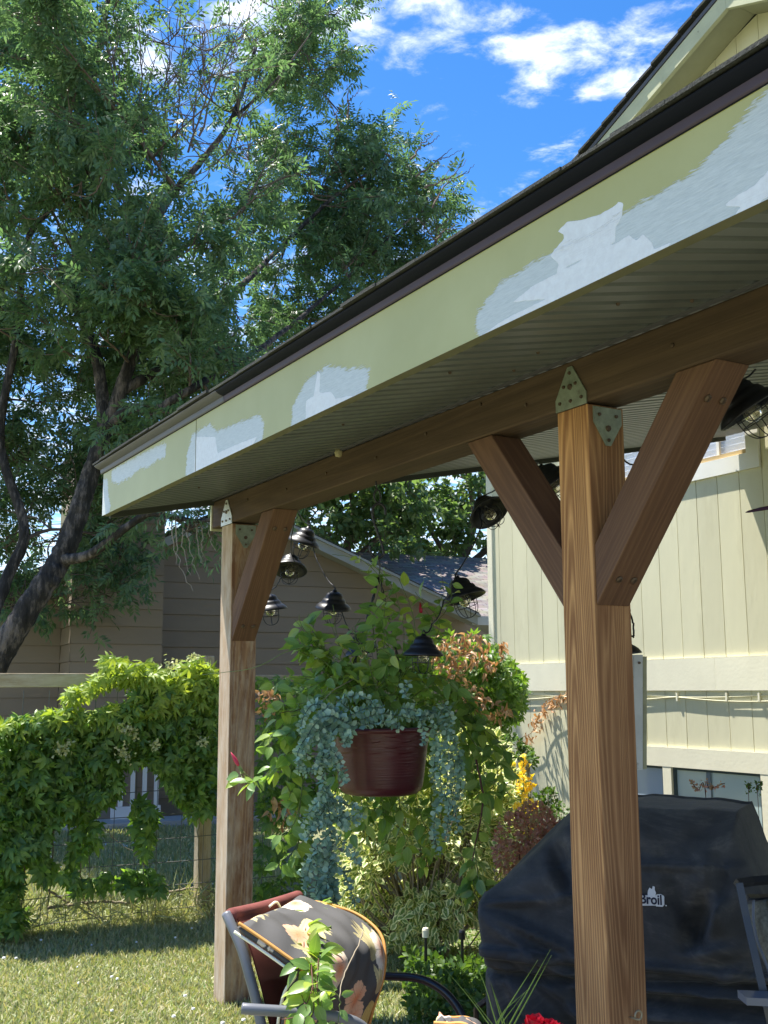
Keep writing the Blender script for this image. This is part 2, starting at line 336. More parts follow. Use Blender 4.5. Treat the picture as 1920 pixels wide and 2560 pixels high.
M['eucalyptus'] = leafmat('blue_green_disc_leaf', [(.22, .37, .27), (.30, .47, .35), (.40, .57, .44), (.14, .24, .18), (.48, .63, .50)], (1.0, 1.15, 1.0), tw=.15, rough=.6, spec=.25, rib=False)
M['eucstem'] = plain('green_artificial_stem', (.09, .14, .115), rough=.6)
M['greenstem'] = plain('green_vine_stem', (.14, .19, .06), rough=.6)
M['redstem'] = plain('red_brown_stem', (.11, .045, .035), rough=.6)
M['tanstem'] = plain('tan_woody_stem', (.30, .25, .18), rough=.8)
M['varieg'] = leafmat('cream_edged_leaf', [(.17, .27, .08), (.22, .32, .10), (.30, .38, .15)], (1.5, 1.5, .7), tw=.3, rough=.4, edge=(.80, .79, .46), edgew=.52, rib=False)
M['shrub'] = leafmat('small_shrub_leaf', [(.05, .11, .03), (.09, .16, .04), (.13, .21, .055)], (1.7, 1.8, .6), tw=.33, rib=False)
M['redshrub'] = leafmat('red_barberry_leaf', [(.40, .21, .17), (.50, .30, .23), (.34, .24, .15), (.40, .36, .18)], (1.6, .9, .7), tw=.3, rib=False)
M['grassblade'] = leafmat('lawn_blade', [(.31, .36, .17), (.37, .40, .21), (.26, .33, .14), (.54, .48, .31), (.35, .39, .19), (.58, .51, .35)], (1.3, 1.3, .6), tw=.3, rough=.5, rib=False)
M['clover'] = leafmat('clover_leaf', [(.20, .31, .13), (.25, .35, .16), (.30, .38, .19)], (1.5, 1.6, .6), tw=.3, rough=.5, rib=False)
M['strap'] = leafmat('strap_leaf', [(.12, .19, .06), (.17, .26, .09), (.08, .14, .05)], (1.4, 1.5, .7), tw=.3, rough=.4)

# lawn ground
def lawnmat():
    m, nt, p = newmat('dry_lawn_ground'); tc = N(nt, 'ShaderNodeTexCoord')
    a = N(nt, 'ShaderNodeTexNoise', i_Scale=1.3, i_Detail=6.0, i_Roughness=.65); L(nt, tc.outputs['Object'], a.inputs['Vector'])
    b = N(nt, 'ShaderNodeTexNoise', i_Scale=45.0, i_Detail=4.0, i_Roughness=.7); L(nt, tc.outputs['Object'], b.inputs['Vector'])
    k = mth(nt, 'ADD', mth(nt, 'MULTIPLY', a.outputs[0], .6), mth(nt, 'MULTIPLY', b.outputs[0], .5))
    cr = N(nt, 'ShaderNodeValToRGB'); L(nt, k, cr.inputs[0]); els = cr.color_ramp.elements
    els[0].position = .38; els[0].color = (.10, .12, .05, 1); els[1].position = .72; els[1].color = (.32, .28, .18, 1)
    x = els.new(.54); x.color = (.19, .20, .095, 1)
    L(nt, cr.outputs[0], p.inputs['Base Color']); p.inputs['Roughness'].default_value = .95
    bp = N(nt, 'ShaderNodeBump', i_Strength=1.0, i_Distance=.02); L(nt, b.outputs[0], bp.inputs['Height']); L(nt, bp.outputs[0], p.inputs['Normal'])
    return m
M['lawn'] = lawnmat()
def roofmat():
    m, nt, p = newmat('weathered_tan_shingle'); tc = N(nt, 'ShaderNodeTexCoord')
    br = N(nt, 'ShaderNodeTexBrick', offset=.37, offset_frequency=2); L(nt, tc.outputs['UV'], br.inputs['Vector'])
    br.inputs['Scale'].default_value = 1.0; br.inputs['Brick Width'].default_value = .24; br.inputs['Row Height'].default_value = .075; br.inputs['Mortar Size'].default_value = .006; br.inputs['Mortar Smooth'].default_value = .4
    br.inputs['Color1'].default_value = (.20, .175, .16, 1); br.inputs['Color2'].default_value = (.36, .325, .30, 1); br.inputs['Mortar'].default_value = (.12, .095, .085, 1); br.inputs['Bias'].default_value = 0
    n = N(nt, 'ShaderNodeTexNoise', i_Scale=5.0, i_Detail=5.0); L(nt, tc.outputs['UV'], n.inputs['Vector'])
    mx = N(nt, 'ShaderNodeMix', data_type='RGBA', blend_type='MULTIPLY'); mx.inputs[0].default_value = .5; L(nt, br.outputs[0], mx.inputs[6]); L(nt, n.outputs[1], mx.inputs[7])
    vm = N(nt, 'ShaderNodeVectorMath', operation='SCALE'); L(nt, mx.outputs[2], vm.inputs[0]); vm.inputs['Scale'].default_value = 1.0
    L(nt, vm.outputs[0], p.inputs['Base Color']); p.inputs['Roughness'].default_value = .95
    b = N(nt, 'ShaderNodeBump', i_Strength=1.0, i_Distance=.008); L(nt, br.outputs['Fac'], b.inputs['Height']); b.invert = True; L(nt, b.outputs[0], p.inputs['Normal'])
    return m
M['nbroof'] = roofmat()
def glassmat(name, col, rough=.05):
    m, nt, p = newmat(name); p.inputs['Base Color'].default_value = (*col, 1); p.inputs['Roughness'].default_value = rough
    p.inputs['Specular IOR Level'].default_value = .8; return m
M['pane'] = glassmat('pale_painted_reflection', (.48, .60, .60), .12)  # reflection painted into the base colour of both basement panes
M['panedark'] = glassmat('blue_painted_reflection', (.42, .52, .64), .1)
M['blind'] = plain('white_blind', (.62, .68, .80), rough=.5, var=.03)
def bulbmat():
    m, nt, p = newmat('clear_bulb_glass'); p.inputs['Base Color'].default_value = (.9, .85, .7, 1); p.inputs['Roughness'].default_value = .03
    p.inputs['Transmission Weight'].default_value = .9; p.inputs['IOR'].default_value = 1.3; return m
M['bulb'] = bulbmat()

# ------------------------------------------------------------------ ground (setting)
part('lawn', [(-150, -60, 0), (150, -60, 0), (150, 220, 0), (-150, 220, 0)], [(0, 1, 2, 3)], M['lawn'], kind='structure')
part('patio_slab', *box((1.2, -3, -.05), (6.04, 4.35, .03)), M['slab'], kind='structure')
part('garden_bed', [(3.2, 6.55, .006), (6.04, 4.9, .006), (6.04, 7.3, .006), (3.0, 7.3, .006)], [(0, 1, 2, 3)], M['soil'], kind='structure')

# ================================================================== PATIO COVER
PX, PY = 2.14, 2.456                  # outer near corner of the near post
YE = 5.477; YN = -4.2; XF = 1.55; XH = 6.04
def zc(x): return 2.498+.2*(x-2.14)   # underside of the sloping ceiling
pc = thing('patio_cover', (2.21, 3.9, 0), 'timber patio cover with brown posts and braces, corrugated ceiling and patch-primed green fascia', 'patio cover')
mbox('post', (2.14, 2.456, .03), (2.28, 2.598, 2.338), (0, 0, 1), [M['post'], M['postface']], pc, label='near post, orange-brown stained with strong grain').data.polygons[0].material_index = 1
mbox('post', (2.14, 5.195, 0), (2.28, 5.337, 2.338), (0, 0, 1), [M['farpost'], M['palewood']], pc, label='far post with pale outer face').data.polygons[0].material_index = 1
mbox('post', (2.14, -.9, .03), (2.28, -.76, 2.338), (0, 0, 1), M['post'], pc)
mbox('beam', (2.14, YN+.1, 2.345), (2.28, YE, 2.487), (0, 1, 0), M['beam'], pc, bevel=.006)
part('beam_end_cap', *box((2.136, YE+.001, 2.335), (2.285, YE+.014, 2.50)), M['rake'], pc)
def brace(y0, s, z0=1.735, w=.145, x0=2.146, x1=2.272):
    """runs from post face y0 up to the beam on side s"""
    zt = 2.344; k = 1.22; dz = w*k
    dy = (zt-z0)/k; d2 = (zt-(z0+dz))/k
    P = [(y0, z0), (y0+s*dy, zt), (y0+s*d2, zt), (y0, z0+dz)]
    V = [(x0, y, z) for y, z in P]+[(x1, y, z) for y, z in P]
    Fc = [(0, 1, 2, 3), (7, 6, 5, 4), (0, 4, 5, 1), (1, 5, 6, 2), (2, 6, 7, 3), (3, 7, 4, 0)]
    if s > 0: Fc = [f[::-1] for f in Fc]
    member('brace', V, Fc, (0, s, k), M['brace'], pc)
    # lag screws on the lower face
    n = np.array([0, s*k, -1.0]); n /= np.linalg.norm(n); t = np.array([0, s, k]); t /= np.linalg.norm(t)
    for f in (.12, .86):
        for x in (x0+.035, x1-.035):
            c = np.array([x, y0, z0])+t*(f*dy*math.hypot(1, k))
            V2, F2 = tube([c-n*.002, c+n*.004, c+n*.008], [.011, .011, .006], 8)
            part('lag_screw', V2, F2, M['bolt'], pc)
brace(2.455, -1); brace(2.60, 1); brace(5.194, -1, z0=1.74); brace(-.76, 1)
# bracket plates (outer face of the beam, near face of the post)
def plate(P, n, mat, holes, big=()):
    P = [np.array(p, float) for p in P]; n = np.array(n, float); k = len(P)
    V = [p for p in P]+[p+n*.004 for p in P]
    Fc = [tuple(range(k))[::-1], tuple(range(k, 2*k))]+[(i, (i+1) % k, (i+1) % k+k, i+k) for i in range(k)]
    c = np.mean(P, axis=0)
    o = part('bracket_plate', V, Fc, mat, pc)
    bm = bmesh.new(); bm.from_mesh(o.data); bmesh.ops.recalc_face_normals(bm, faces=bm.faces); bm.to_mesh(o.data); bm.free()
    for h in list(holes)+list(big):
        h = np.array(h, float); r = .0105 if any(np.allclose(h, b) for b in big) else .006
        V2, F2 = tube([h+n*.003, h+n*.009], [r, r*.8], 8)
        part('bolt', V2, F2, M['bolt'], o)
for y0, mt in ((2.456, M['plate']), (5.195, M['platewhite'])):
    y1 = y0+.142
    plate([(2.139, y0+.0, 2.338), (2.139, y1, 2.338), (2.139, y1, 2.375), (2.139, y0+.082, 2.468), (2.139, y0+.06, 2.468), (2.139, y0, 2.375)], (-1, 0, 0), mt,
          [(2.139, y0+.02, 2.362), (2.139, y0+.12, 2.362), (2.139, y0+.07, 2.36), (2.139, y0+.045, 2.41), (2.139, y0+.1, 2.41), (2.139, y0+.071, 2.448)], [(2.139, y0+.071, 2.405)])
    plate([(2.158, y0-.001, 2.332), (2.268, y0-.001, 2.332), (2.268, y0-.001, 2.285), (2.222, y0-.001, 2.215), (2.204, y0-.001, 2.215), (2.158, y0-.001, 2.285)], (0, -1, 0), M['plate'],
          [(2.18, y0-.001, 2.308), (2.246, y0-.001, 2.308), (2.213, y0-.001, 2.232)], [(2.213, y0-.001, 2.268)])
for y in (1.4, 1.75, 2.1, 2.75, 3.0, 3.35, 3.72, 4.15, 4.55, 5.0):
    zz = 2.345+.142*(.35+.5*((y*7.3) % 1))
    part('bolt', *tube([(2.141, y, zz), (2.135, y, zz), (2.134, y, zz)], [.006, .006, .003], 7), M['bolt'], pc)
# metal strip on the beam top and dried mud nest
mb = MB().box((2.127, YN+.1, 2.488), (2.139, YE-.01, 2.4955)); mb.build('edge_strip', M['dripgrey'], pc)
nst, nf = lathe([(0, -.02), (.014, -.016), (.019, 0), (.013, .016), (0, .02)], 10, (2.13, 4.02, 2.482)); part('mud_nest', nst, nf, plain('dried_mud', (.42, .37, .22), bump=.004, bscale=90), pc, smooth=True)
# corrugated ceiling panels
pitch = .0742; prof = [(0, 0), (.046, 0), (.051, .013), (.068, .013), (.0742, 0)]
y = YN; k = 0
while y < YE-.02:
    n = 13 if y+13*pitch < YE-.02 else max(1, int((YE-.008-y)/pitch)); pts = []
    for i in range(n):
        for a, h in prof[:-1]: pts.append((y+i*pitch+a, h))
    pts.append((min(y+n*pitch, YE-.004), 0))
    V = []; Fc = []
    sub = [1.586, 2.139, 2.40, 3.4, 4.6, 6.03]
    for x in sub:
        for yy, h in pts: V.append((x, yy, zc(x)+h+.0006*(k % 2)))
    q = len(pts)
    for a in range(len(sub)-1):
        for i in range(q-1): Fc.append((a*q+i, a*q+i+1, (a+1)*q+i+1, (a+1)*q+i))
    part('ceiling_panel', V, Fc, M['metalceil'], pc)
    y += n*pitch; k += 1
    if n < 13: break
# a few screws in the ceiling
for px, py in [(1125, 930), (1285, 925), (1545, 758), (1730, 750), (1345, 880), (858, 1060), (497, 1218), (1490, 1010)]:
    d = ray(px, py); nrm = np.array([-.2, 0, 1]); t = ((np.array([2.14, 0, 2.498])-CAM)@nrm)/(d@nrm); c = CAM+d*t
    part('roofing_screw', *tube([c, c-np.array([0, 0, .006])], [.006, .004], 6), M['bolt'], pc)
# roof body above the ceiling (closed at the ends by rake boards)
def zt(x): return 2.630+.2*(x-1.52)
V = [(1.592, YN+.03, 2.43), (1.592, YE-.03, 2.43), (6.03, YE-.03, zc(6.03)+.03), (6.03, YN+.03, zc(6.03)+.03), (1.575, YN+.03, zt(1.575)), (1.575, YE-.03, zt(1.575)), (6.03, YE-.03, zt(6.03)), (6.03, YN+.03, zt(6.03))]
part('roof_deck', V, [(0, 1, 2, 3), (7, 6, 5, 4), (0, 4, 5, 1), (1, 5, 6, 2), (2, 6, 7, 3), (3, 7, 4, 0)], M['gap'], pc)
for yy, s in ((YE, 1), (YN, -1)):
    y0, y1 = (yy-.028, yy-.001) if s > 0 else (yy, yy+.027)
    V = []
    for x in (1.586, 6.03):
        for z in (zc(x)-.028, zt(x)-.004): V += [(x, y0, z), (x, y1, z)]
    part('rake_board', V, [(0, 1, 3, 2), (4, 6, 7, 5), (0, 4, 5, 1), (2, 3, 7, 6), (0, 2, 6, 4), (1, 5, 7, 3)], M['darkrake'], pc)
# fascia, with its patches of blue-white primer and white filler (real paint on the board)
def fasciamat():
    m, nt, p = newmat('patched_fascia_paint'); at_ = N(nt, 'ShaderNodeVertexColor', layer_name='paint'); tc = N(nt, 'ShaderNodeTexCoord')
    sp = N(nt, 'ShaderNodeSeparateColor'); L(nt, at_.outputs[0], sp.inputs[0])
    mp = N(nt, 'ShaderNodeMapping'); mp.inputs['Scale'].default_value = (1, 6, 60); mp.inputs['Rotation'].default_value = (rad(14), 0, 0); L(nt, tc.outputs['Object'], mp.inputs[0])
    n = N(nt, 'ShaderNodeTexNoise', i_Scale=5.0, i_Detail=6.0, i_Roughness=.65); L(nt, mp.outputs[0], n.inputs['Vector'])
    n2 = N(nt, 'ShaderNodeTexNoise', i_Scale=2.0, i_Detail=6.0, i_Roughness=.6); L(nt, tc.outputs['Object'], n2.inputs['Vector'])
    n3 = N(nt, 'ShaderNodeTexNoise', i_Scale=60.0, i_Detail=4.0, i_Roughness=.6); L(nt, tc.outputs['Object'], n3.inputs['Vector'])
    def stp(v, a, b): 
        f = N(nt, 'ShaderNodeMapRange'); L(nt, v, f.inputs[0]); f.inputs[1].default_value = a; f.inputs[2].default_value = b; return f.outputs[0]
    green = N(nt, 'ShaderNodeMix', data_type='RGBA'); L(nt, stp(n2.outputs[0], .35, .65), green.inputs[0]); green.inputs[6].default_value = (.46, .44, .17, 1); green.inputs[7].default_value = (.52, .50, .215, 1)
    pr = N(nt, 'ShaderNodeMix', data_type='RGBA'); L(nt, stp(n.outputs[0], .3, .72), pr.inputs[0]); pr.inputs[6].default_value = (.54, .575, .55, 1); pr.inputs[7].default_value = (.70, .73, .70, 1)
    pu = N(nt, 'ShaderNodeMix', data_type='RGBA'); L(nt, stp(n3.outputs[0], .35, .7), pu.inputs[0]); pu.inputs[6].default_value = (.80, .79, .77, 1); pu.inputs[7].default_value = (.88, .88, .86, 1)
    f1 = stp(mth(nt, 'ADD', sp.outputs[0], mth(nt, 'MULTIPLY', mth(nt, 'SUBTRACT', n.outputs[0], .5), 1.25)), .44, .58)
    f2 = stp(mth(nt, 'ADD', sp.outputs[1], mth(nt, 'MULTIPLY', mth(nt, 'SUBTRACT', n3.outputs[0], .5), .35)), .46, .53)
    a = N(nt, 'ShaderNodeMix', data_type='RGBA'); L(nt, f1, a.inputs[0]); L(nt, green.outputs[2], a.inputs[6]); L(nt, pr.outputs[2], a.inputs[7])
    b = N(nt, 'ShaderNodeMix', data_type='RGBA'); L(nt, f2, b.inputs[0]); L(nt, a.outputs[2], b.inputs[6]); L(nt, pu.outputs[2], b.inputs[7])
    L(nt, b.outputs[2], p.inputs['Base Color']); p.inputs['Roughness'].default_value = .42; p.inputs['Specular IOR Level'].default_value = .4
    hgt = mth(nt, 'ADD', mth(nt, 'MULTIPLY', f2, .6), mth(nt, 'MULTIPLY', mth(nt, 'MULTIPLY', n.outputs[0], f1), .8))
    bp = N(nt, 'ShaderNodeBump', i_Strength=.8, i_Distance=.0014); L(nt, hgt, bp.inputs['Height']); L(nt, bp.outputs[0], p.inputs['Normal'])
    return m
M['fascia'] = fasciamat()
def fpoly(P, sc=1.728, ox=0, oy=0):
    return np.array([onax(ox+x/sc, oy+y/sc, 0, XF)[1:] for x, y in P])
R2 = dict(ox=960, oy=0); R3 = dict(ox=0, oy=860)
Z4 = dict(sc=3.318, ox=230, oy=1100)
prim = [fpoly([(165, 250), (400, 120), (560, 40), (618, 30), (605, 150), (540, 165), (480, 225), (400, 240), (300, 320), (215, 365), (160, 345)], **Z4),
        fpoly([(60, 310), (130, 325), (138, 470), (155, 540), (140, 640), (60, 680)], **Z4),
        fpoly([(800, 600), (808, 470), (830, 390), (905, 345), (940, 375), (1040, 335), (1120, 305), (1140, 340), (1135, 420), (1100, 520), (960, 560)], **R3),
        fpoly([(1255, 370), (1265, 270), (1320, 160), (1410, 90), (1440, 95), (1500, 105), (1560, 100), (1598, 110), (1585, 180), (1560, 280), (1400, 380)], **R3),
        fpoly([(410, 1470), (395, 1400), (405, 1340), (500, 1225), (640, 1135), (740, 1085), (900, 1010), (1030, 925), (1150, 850), (1300, 770), (1380, 700), (1470, 610), (1560, 500), (1640, 400), (1760, 240), (1900, 200), (1900, 900), (1100, 1200)], **R2)]
putt = [fpoly([(835, 600), (845, 400), (930, 400), (940, 470), (1030, 430), (1110, 400), (1090, 440), (960, 500), (900, 560)], **R3),
        fpoly([(1320, 330), (1322, 245), (1355, 225), (1372, 115), (1384, 130), (1380, 210), (1430, 205), (1450, 235), (1540, 220), (1500, 260), (1400, 380), (1320, 400)], **R3),
        fpoly([(750, 1000), (790, 958), (862, 948), (935, 925), (990, 893), (1012, 872), (1035, 878), (1028, 930), (1000, 985), (1000, 1045), (940, 1085), (830, 1130), (745, 1180), (755, 1140), (717, 1105), (780, 1030), (775, 1012)], **R2),
        fpoly([(560, 1300), (650, 1230), (760, 1175), (950, 1080), (1060, 1015), (1090, 1040), (1120, 1010), (1160, 1050), (1165, 1075), (1000, 1170), (760, 1290), (640, 1350), (700, 1290), (560, 1305)], **R2),
        fpoly([(420, 1450), (520, 1380), (640, 1320), (900, 1190), (1180, 1070), (1250, 1045), (1200, 1100), (900, 1260), (420, 1500)], **R2),
        fpoly([(1460, 893), (1520, 850), (1600, 800), (1659, 740), (1760, 660), (1860, 600), (1860, 800), (1700, 830), (1620, 870), (1700, 900), (1500, 960), (1540, 890)], **R2)]
def sdf(P, pts):
    n = len(P); d = np.full(len(pts), 1e9); ins = np.zeros(len(pts), bool)
    for i in range(n):
        a = P[i]; b = P[(i+1) % n]; e = b-a; wv = pts-a
        t = np.clip((wv@e)/(e@e+1e-12), 0, 1); d = np.minimum(d, np.linalg.norm(wv-t[:, None]*e, axis=1))
        c = ((a[1] <= pts[:, 1]) != (b[1] <= pts[:, 1])); xx = a[0]+(pts[:, 1]-a[1])*(b[0]-a[0])/(b[1]-a[1]+1e-12)
        ins ^= c & (pts[:, 0] < xx)
    return np.where(ins, d, -d)
zb, zf = 2.370, 2.592
ys = np.concatenate([np.linspace(YN, 1.0, 30), np.arange(1.01, YE, .0045), [YE]]); zs = np.linspace(zb, zf, 46)
G = np.array([(yy, zz) for yy in ys for zz in zs])
jit = .5*np.sin(G[:, 0]*97+G[:, 1]*141)+.3*np.sin(G[:, 0]*213-G[:, 1]*320)+.25*np.sin(G[:, 0]*31+4*np.sin(G[:, 1]*55))
pm = np.full(len(G), -1.); qm = np.full(len(G), -1.)
for P in prim: pm = np.maximum(pm, sdf(P, G+np.c_[jit*.004, jit*.003])/.026)
for P in putt: qm = np.maximum(qm, sdf(P, G+np.c_[jit*.0015, jit*.0012])/.004)
pm = np.clip(pm*.5+.5, 0, 1); qm = np.clip(qm*.5+.5, 0, 1)
V = [(XF, a, b) for a, b in G]; q = len(zs); Fc = []
for i in range(len(ys)-1):
    for j in range(q-1): Fc.append((i*q+j, i*q+j+1, (i+1)*q+j+1, (i+1)*q+j))
nV = len(V); V += [(XF+.034, YN, zb), (XF+.034, YE, zb), (XF+.034, YE, zf), (XF+.034, YN, zf)]
c00, c01, c10, c11 = 0, q-1, (len(ys)-1)*q, (len(ys)-1)*q+q-1
Fc += [(c00, c10, nV+1, nV), (c10, c11, nV+2, nV+1), (nV, nV+1, nV+2, nV+3), (c01, nV+3, nV+2, c11), (c00, nV, nV+3, c01)]
fo = part('fascia_board', V, Fc, [M['fascia'], plain('shaded_lower_board_edge', (.17, .165, .10), rough=.8, var=.15, scale=10)], pc); fo.data.polygons[len(Fc)-5].material_index = 1; fo.data.polygons[len(Fc)-3].material_index = 1  # shade on the board's underside painted in as darker olive
ca = fo.data.color_attributes.new('paint', 'FLOAT_COLOR', 'POINT')
arr = np.zeros((len(V), 4), np.float32); arr[:nV, 0] = pm; arr[:nV, 1] = qm; arr[:, 3] = 1
ca.data.foreach_set('color', arr.ravel())
yj = onax(490, 1100, 0, XF)[1]
part('board_joint', *box((XF-.0012, yj-.0016, zb+.001), (XF+.002, yj+.0016, zf-.001)), M['gap'], pc)
# drip edge: two lengths of folded metal; reflection painted into the far one as grey
yq = onax(552, 1000, 0, 1.54)[1]
strip = [(1.5485, 2.588), (1.5455, 2.589), (1.5445, 2.596), (1.5435, 2.604), (1.5425, 2.611)]
roll = [(1.5425, 2.6105), (1.5365, 2.612), (1.527, 2.615), (1.519, 2.619), (1.513, 2.624), (1.510, 2.628), (1.512, 2.631), (1.53, 2.634)]
for a, b, m1, m2, o_ in ((YN-.02, yq+.01, M['drip'], M['dripstrip'], 0), (yq-.02, YE+.03, M['dripgrey'], M['dripgrey'], -.0015)):
    for dp, mt in ((strip, m2), (roll, m1)):
        V = [(x+o_, yy, z) for yy in (a, b) for x, z in dp]; q = len(dp)
        part('drip_edge', V, [(i, i+1, q+i+1, q+i) for i in range(q-1)], mt, pc, smooth=True)
part('shadow_gap', *box((1.5475, YN, 2.5855), (1.5495, YE-.002, 2.5925)), M['dark'], pc)
# shingles: three courses by the piece, the rest joined
def shingle_v(x, yy, ln, wd, k):
    z0 = zt(x)+.006; z1 = zt(x+ln)+.004; t = .007+.004*random.random()
    jx = random.uniform(-.006, .006)
    return [(x+jx, yy+.001, z0), (x+jx, yy+wd-.001, z0), (x+ln, yy+wd-.001, z1), (x+ln, yy+.001, z1), (x+jx, yy+.001, z0+t), (x+jx, yy+wd-.001, z0+t), (x+ln, yy+wd-.001, z1+.002), (x+ln, yy+.001, z1+.002)]
SF = [(3, 2, 1, 0), (4, 5, 6, 7), (0, 1, 5, 4), (1, 2, 6, 5), (2, 3, 7, 6), (3, 0, 4, 7)]
for c in range(3):
    yy = YN-.02
    while yy < YE+.02:
        wd = min(random.choice((.16, .21, .28, .33)), YE+.035-yy)
        part('shingle', shingle_v(1.497+c*.14, yy, .30, wd, c), SF, M['shingle'], pc); yy += wd
mb = MB()
for c in range(3, 32):
    yy = YN-.02
    while yy < YE+.02:
        wd = min(random.choice((.16, .21, .28, .33)), YE+.035-yy); mb.add(shingle_v(1.497+c*.14, yy, .30 if c < 30 else .15, wd, c), SF); yy += wd
mb.build('shingle_courses', M['shingle'], pc, kind='stuff')
# screw hook low on the near post
P = [(2.215+.012*math.cos(a), 2.452-.03-.0*a, .612+.012*math.sin(a)) for a in np.linspace(-1.2, 3.4, 12)]
P = [(2.215, 2.457, .600), (2.215, 2.43, .600)]+P
part('screw_hook', *tube(spline(P, 30), .0028, 6), plain('old_brass', (.38, .33, .22), rough=.5, metal=.4), pc, smooth=True)

# ================================================================== CREAM HOUSE
XW = 6.1; GA = 5.019; GZ = 6.313; GS = .385
def gz(y): return GZ-GS*abs(y-GA)      # lower edge of the rake boards
ch = thing('cream_house', (XW, 6.5, 0), 'cream two-storey house with vertical groove siding and an open gable eave above the patio cover', 'house')
YC = 8.462
V = [(XW+.12, .9, 0), (XW+.12, YC-.01, 0), (14, YC-.01, 0), (14, .9, 0), (XW+.12, .9, gz(.9)), (XW+.12, YC-.01, gz(YC)), (14, YC-.01, gz(YC)), (14, .9, gz(.9)), (XW+.12, GA, GZ), (14, GA, GZ)]
part('wall', V, [(0, 1, 2, 3), (1, 5, 6, 2), (0, 3, 7, 4), (0, 4, 8, 5, 1), (3, 2, 6, 9, 7), (4, 7, 9, 8), (8, 9, 6, 5)], M['gap'], ch)
G0 = onax(1764, 1700, 0, XW)[1]
yk = G0-.207*24; pl_ = []
def plank(y0, y1, z0, z1a, z1b=None):
    z1b = z1a if z1b is None else z1b
    a, b = y0+.0028, y1-.0028; e_ = random.uniform(0, .0015)
    V = [(XW-e_, a, z0), (XW-e_, b, z0), (XW-e_, b, z1b), (XW-e_, a, z1a), (XW+.011, a-.002, z0), (XW+.011, b+.002, z0), (XW+.011, b+.002, z1b), (XW+.011, a-.002, z1a)]
    part('siding_plank', V, [(0, 1, 2, 3)[::-1], (0, 4, 5, 1)[::-1], (1, 5, 6, 2)[::-1], (2, 6, 7, 3)[::-1], (3, 7, 4, 0)[::-1]], M['cream'], ch)
WY0, WY1, WZ = 5.205, 6.92, 3.02
yy = yk
while yy < YC-.06:
    y1 = min(yy+.207, YC-.06)
    if y1-yy > .03:
        mid = (yy+y1)/2
        if WY0 < mid < WY1:
            plank(yy, y1, 1.713, WZ+.03); plank(yy, y1, 4.34, gz(yy)+.048, gz(y1)+.048)
        else: plank(yy, y1, 1.713, gz(yy)+.048, gz(y1)+.048)
        if mid < 6.98:
            plank(yy, y1, 1.06, 1.474)
            if mid < 5.3: plank(yy, y1, 0, 1.0)
            else: plank(yy, y1, 0, .40)
        else: plank(yy, y1, 0, 1.474)
    yy += .207
part('band_board', *box((XW-.022, 3.0, 1.476), (XW-.0016, 5.71, 1.711)), M['creamtrim'], ch)
part('band_board', *box((XW-.022, 5.7115, 1.476), (XW-.0016, YC, 1.711)), M['creamtrim'], ch)
part('trim_board', *box((XW-.020, 3.0, .915), (XW-.0016, 6.98, 1.058)), M['creamtrim'], ch)
part('corner_board', *box((XW-.018, YC-.062, 1.7125), (XW+.02, YC+.012, 5.1)), M['creamtrim'], ch)
part('corner_board', *box((XW-.018, YC-.062, 0), (XW+.02, YC+.012, 1.474)), M['creamtrim'], ch)
# upper window
def clearmat():
    m, nt, p = newmat('window_glass'); p.inputs['Base Color'].default_value = (.85, .92, 1, 1); p.inputs['Roughness'].default_value = .02; p.inputs['Specular IOR Level'].default_value = .8; tr = N(nt, 'ShaderNodeBsdfTransparent'); ms_ = N(nt, 'ShaderNodeMixShader'); ms_.inputs[0].default_value = .72; L(nt, p.outputs[0], ms_.inputs[1]); L(nt, tr.outputs[0], ms_.inputs[2]); L(nt, ms_.outputs[0], nt.nodes['Material Output'].inputs[0]); return m
M['clear'] = clearmat()
wn = part('window', *box((XW+.04, WY0+.13, WZ+.155), (XW+.044, WY1-.13, 4.2)), M['clear'], ch)
fr = part('frame', *box((XW-.024, WY0, WZ), (XW-.0015, WY1, WZ+.118)), M['windowtrim'], wn)
part('frame', *box((XW-.0225, WY0, WZ+.1185), (XW-.0015, WY0+.112, 4.32)), M['windowtrim'], wn)
part('frame', *box((XW-.0225, WY1-.112, WZ+.1185), (XW-.0015, WY1, 4.32)), M['windowtrim'], wn)
part('sill', *box((XW-.012, WY0+.114, WZ+.119), (XW+.05, WY1-.114, WZ+.15)), M['oldwood'], wn)
part('mullion', *box((XW+.02, 5.60, WZ+.152), (XW+.039, 5.625, 4.2)), M['windowtrim'], wn)
part('mullion', *box((XW+.02, 6.33, WZ+.152), (XW+.039, 6.36, 4.2)), M['windowtrim'], wn)
mb = MB()
for i in range(22):
    z = WZ+.17+i*.046; mb.add(*obox((XW+.055, WY0+.135, z), (.03, 0, .02), (0, WY1-WY0-.27, 0), (-.001, 0, .002)))
mb.box((XW+.10, WY0+.12, WZ+.12), (XW+.105, WY1-.12, 4.3))
mb.build('blind_slats', M['blind'], wn, kind='stuff')
# basement windows
for a, b, bar in ((5.36, 6.195, 5.86), (6.285, 6.92, None)):
    wn = part('basement_window', *box((XW+.02, a+.022, .42), (XW+.024, b-.022, .895)), M['pane'] if bar else M['panedark'], ch)
    mf = plain('dark_teal_frame', (.05, .075, .08), rough=.4)
    part('frame', *box((XW+.002, a, .40), (XW+.03, a+.022, .913)), mf, wn); part('frame', *box((XW+.002, b-.022, .40), (XW+.03, b, .913)), mf, wn)
    part('frame', *box((XW+.003, a+.0225, .896), (XW+.03, b-.0225, .912)), mf, wn)
    if bar: part('mullion', *box((XW+.004, bar-.028, .42), (XW+.0195, bar+.01, .895)), plain('blue_grey_mullion', (.16, .21, .25), rough=.3), wn)
part('trim_post', *box((XW-.018, 6.197, .4), (XW+.02, 6.283, .914)), M['creamtrim'], ch)
part('trim_post', *box((XW-.018, 5.24, .4), (XW+.02, 5.358, .914)), M['creamtrim'], ch)
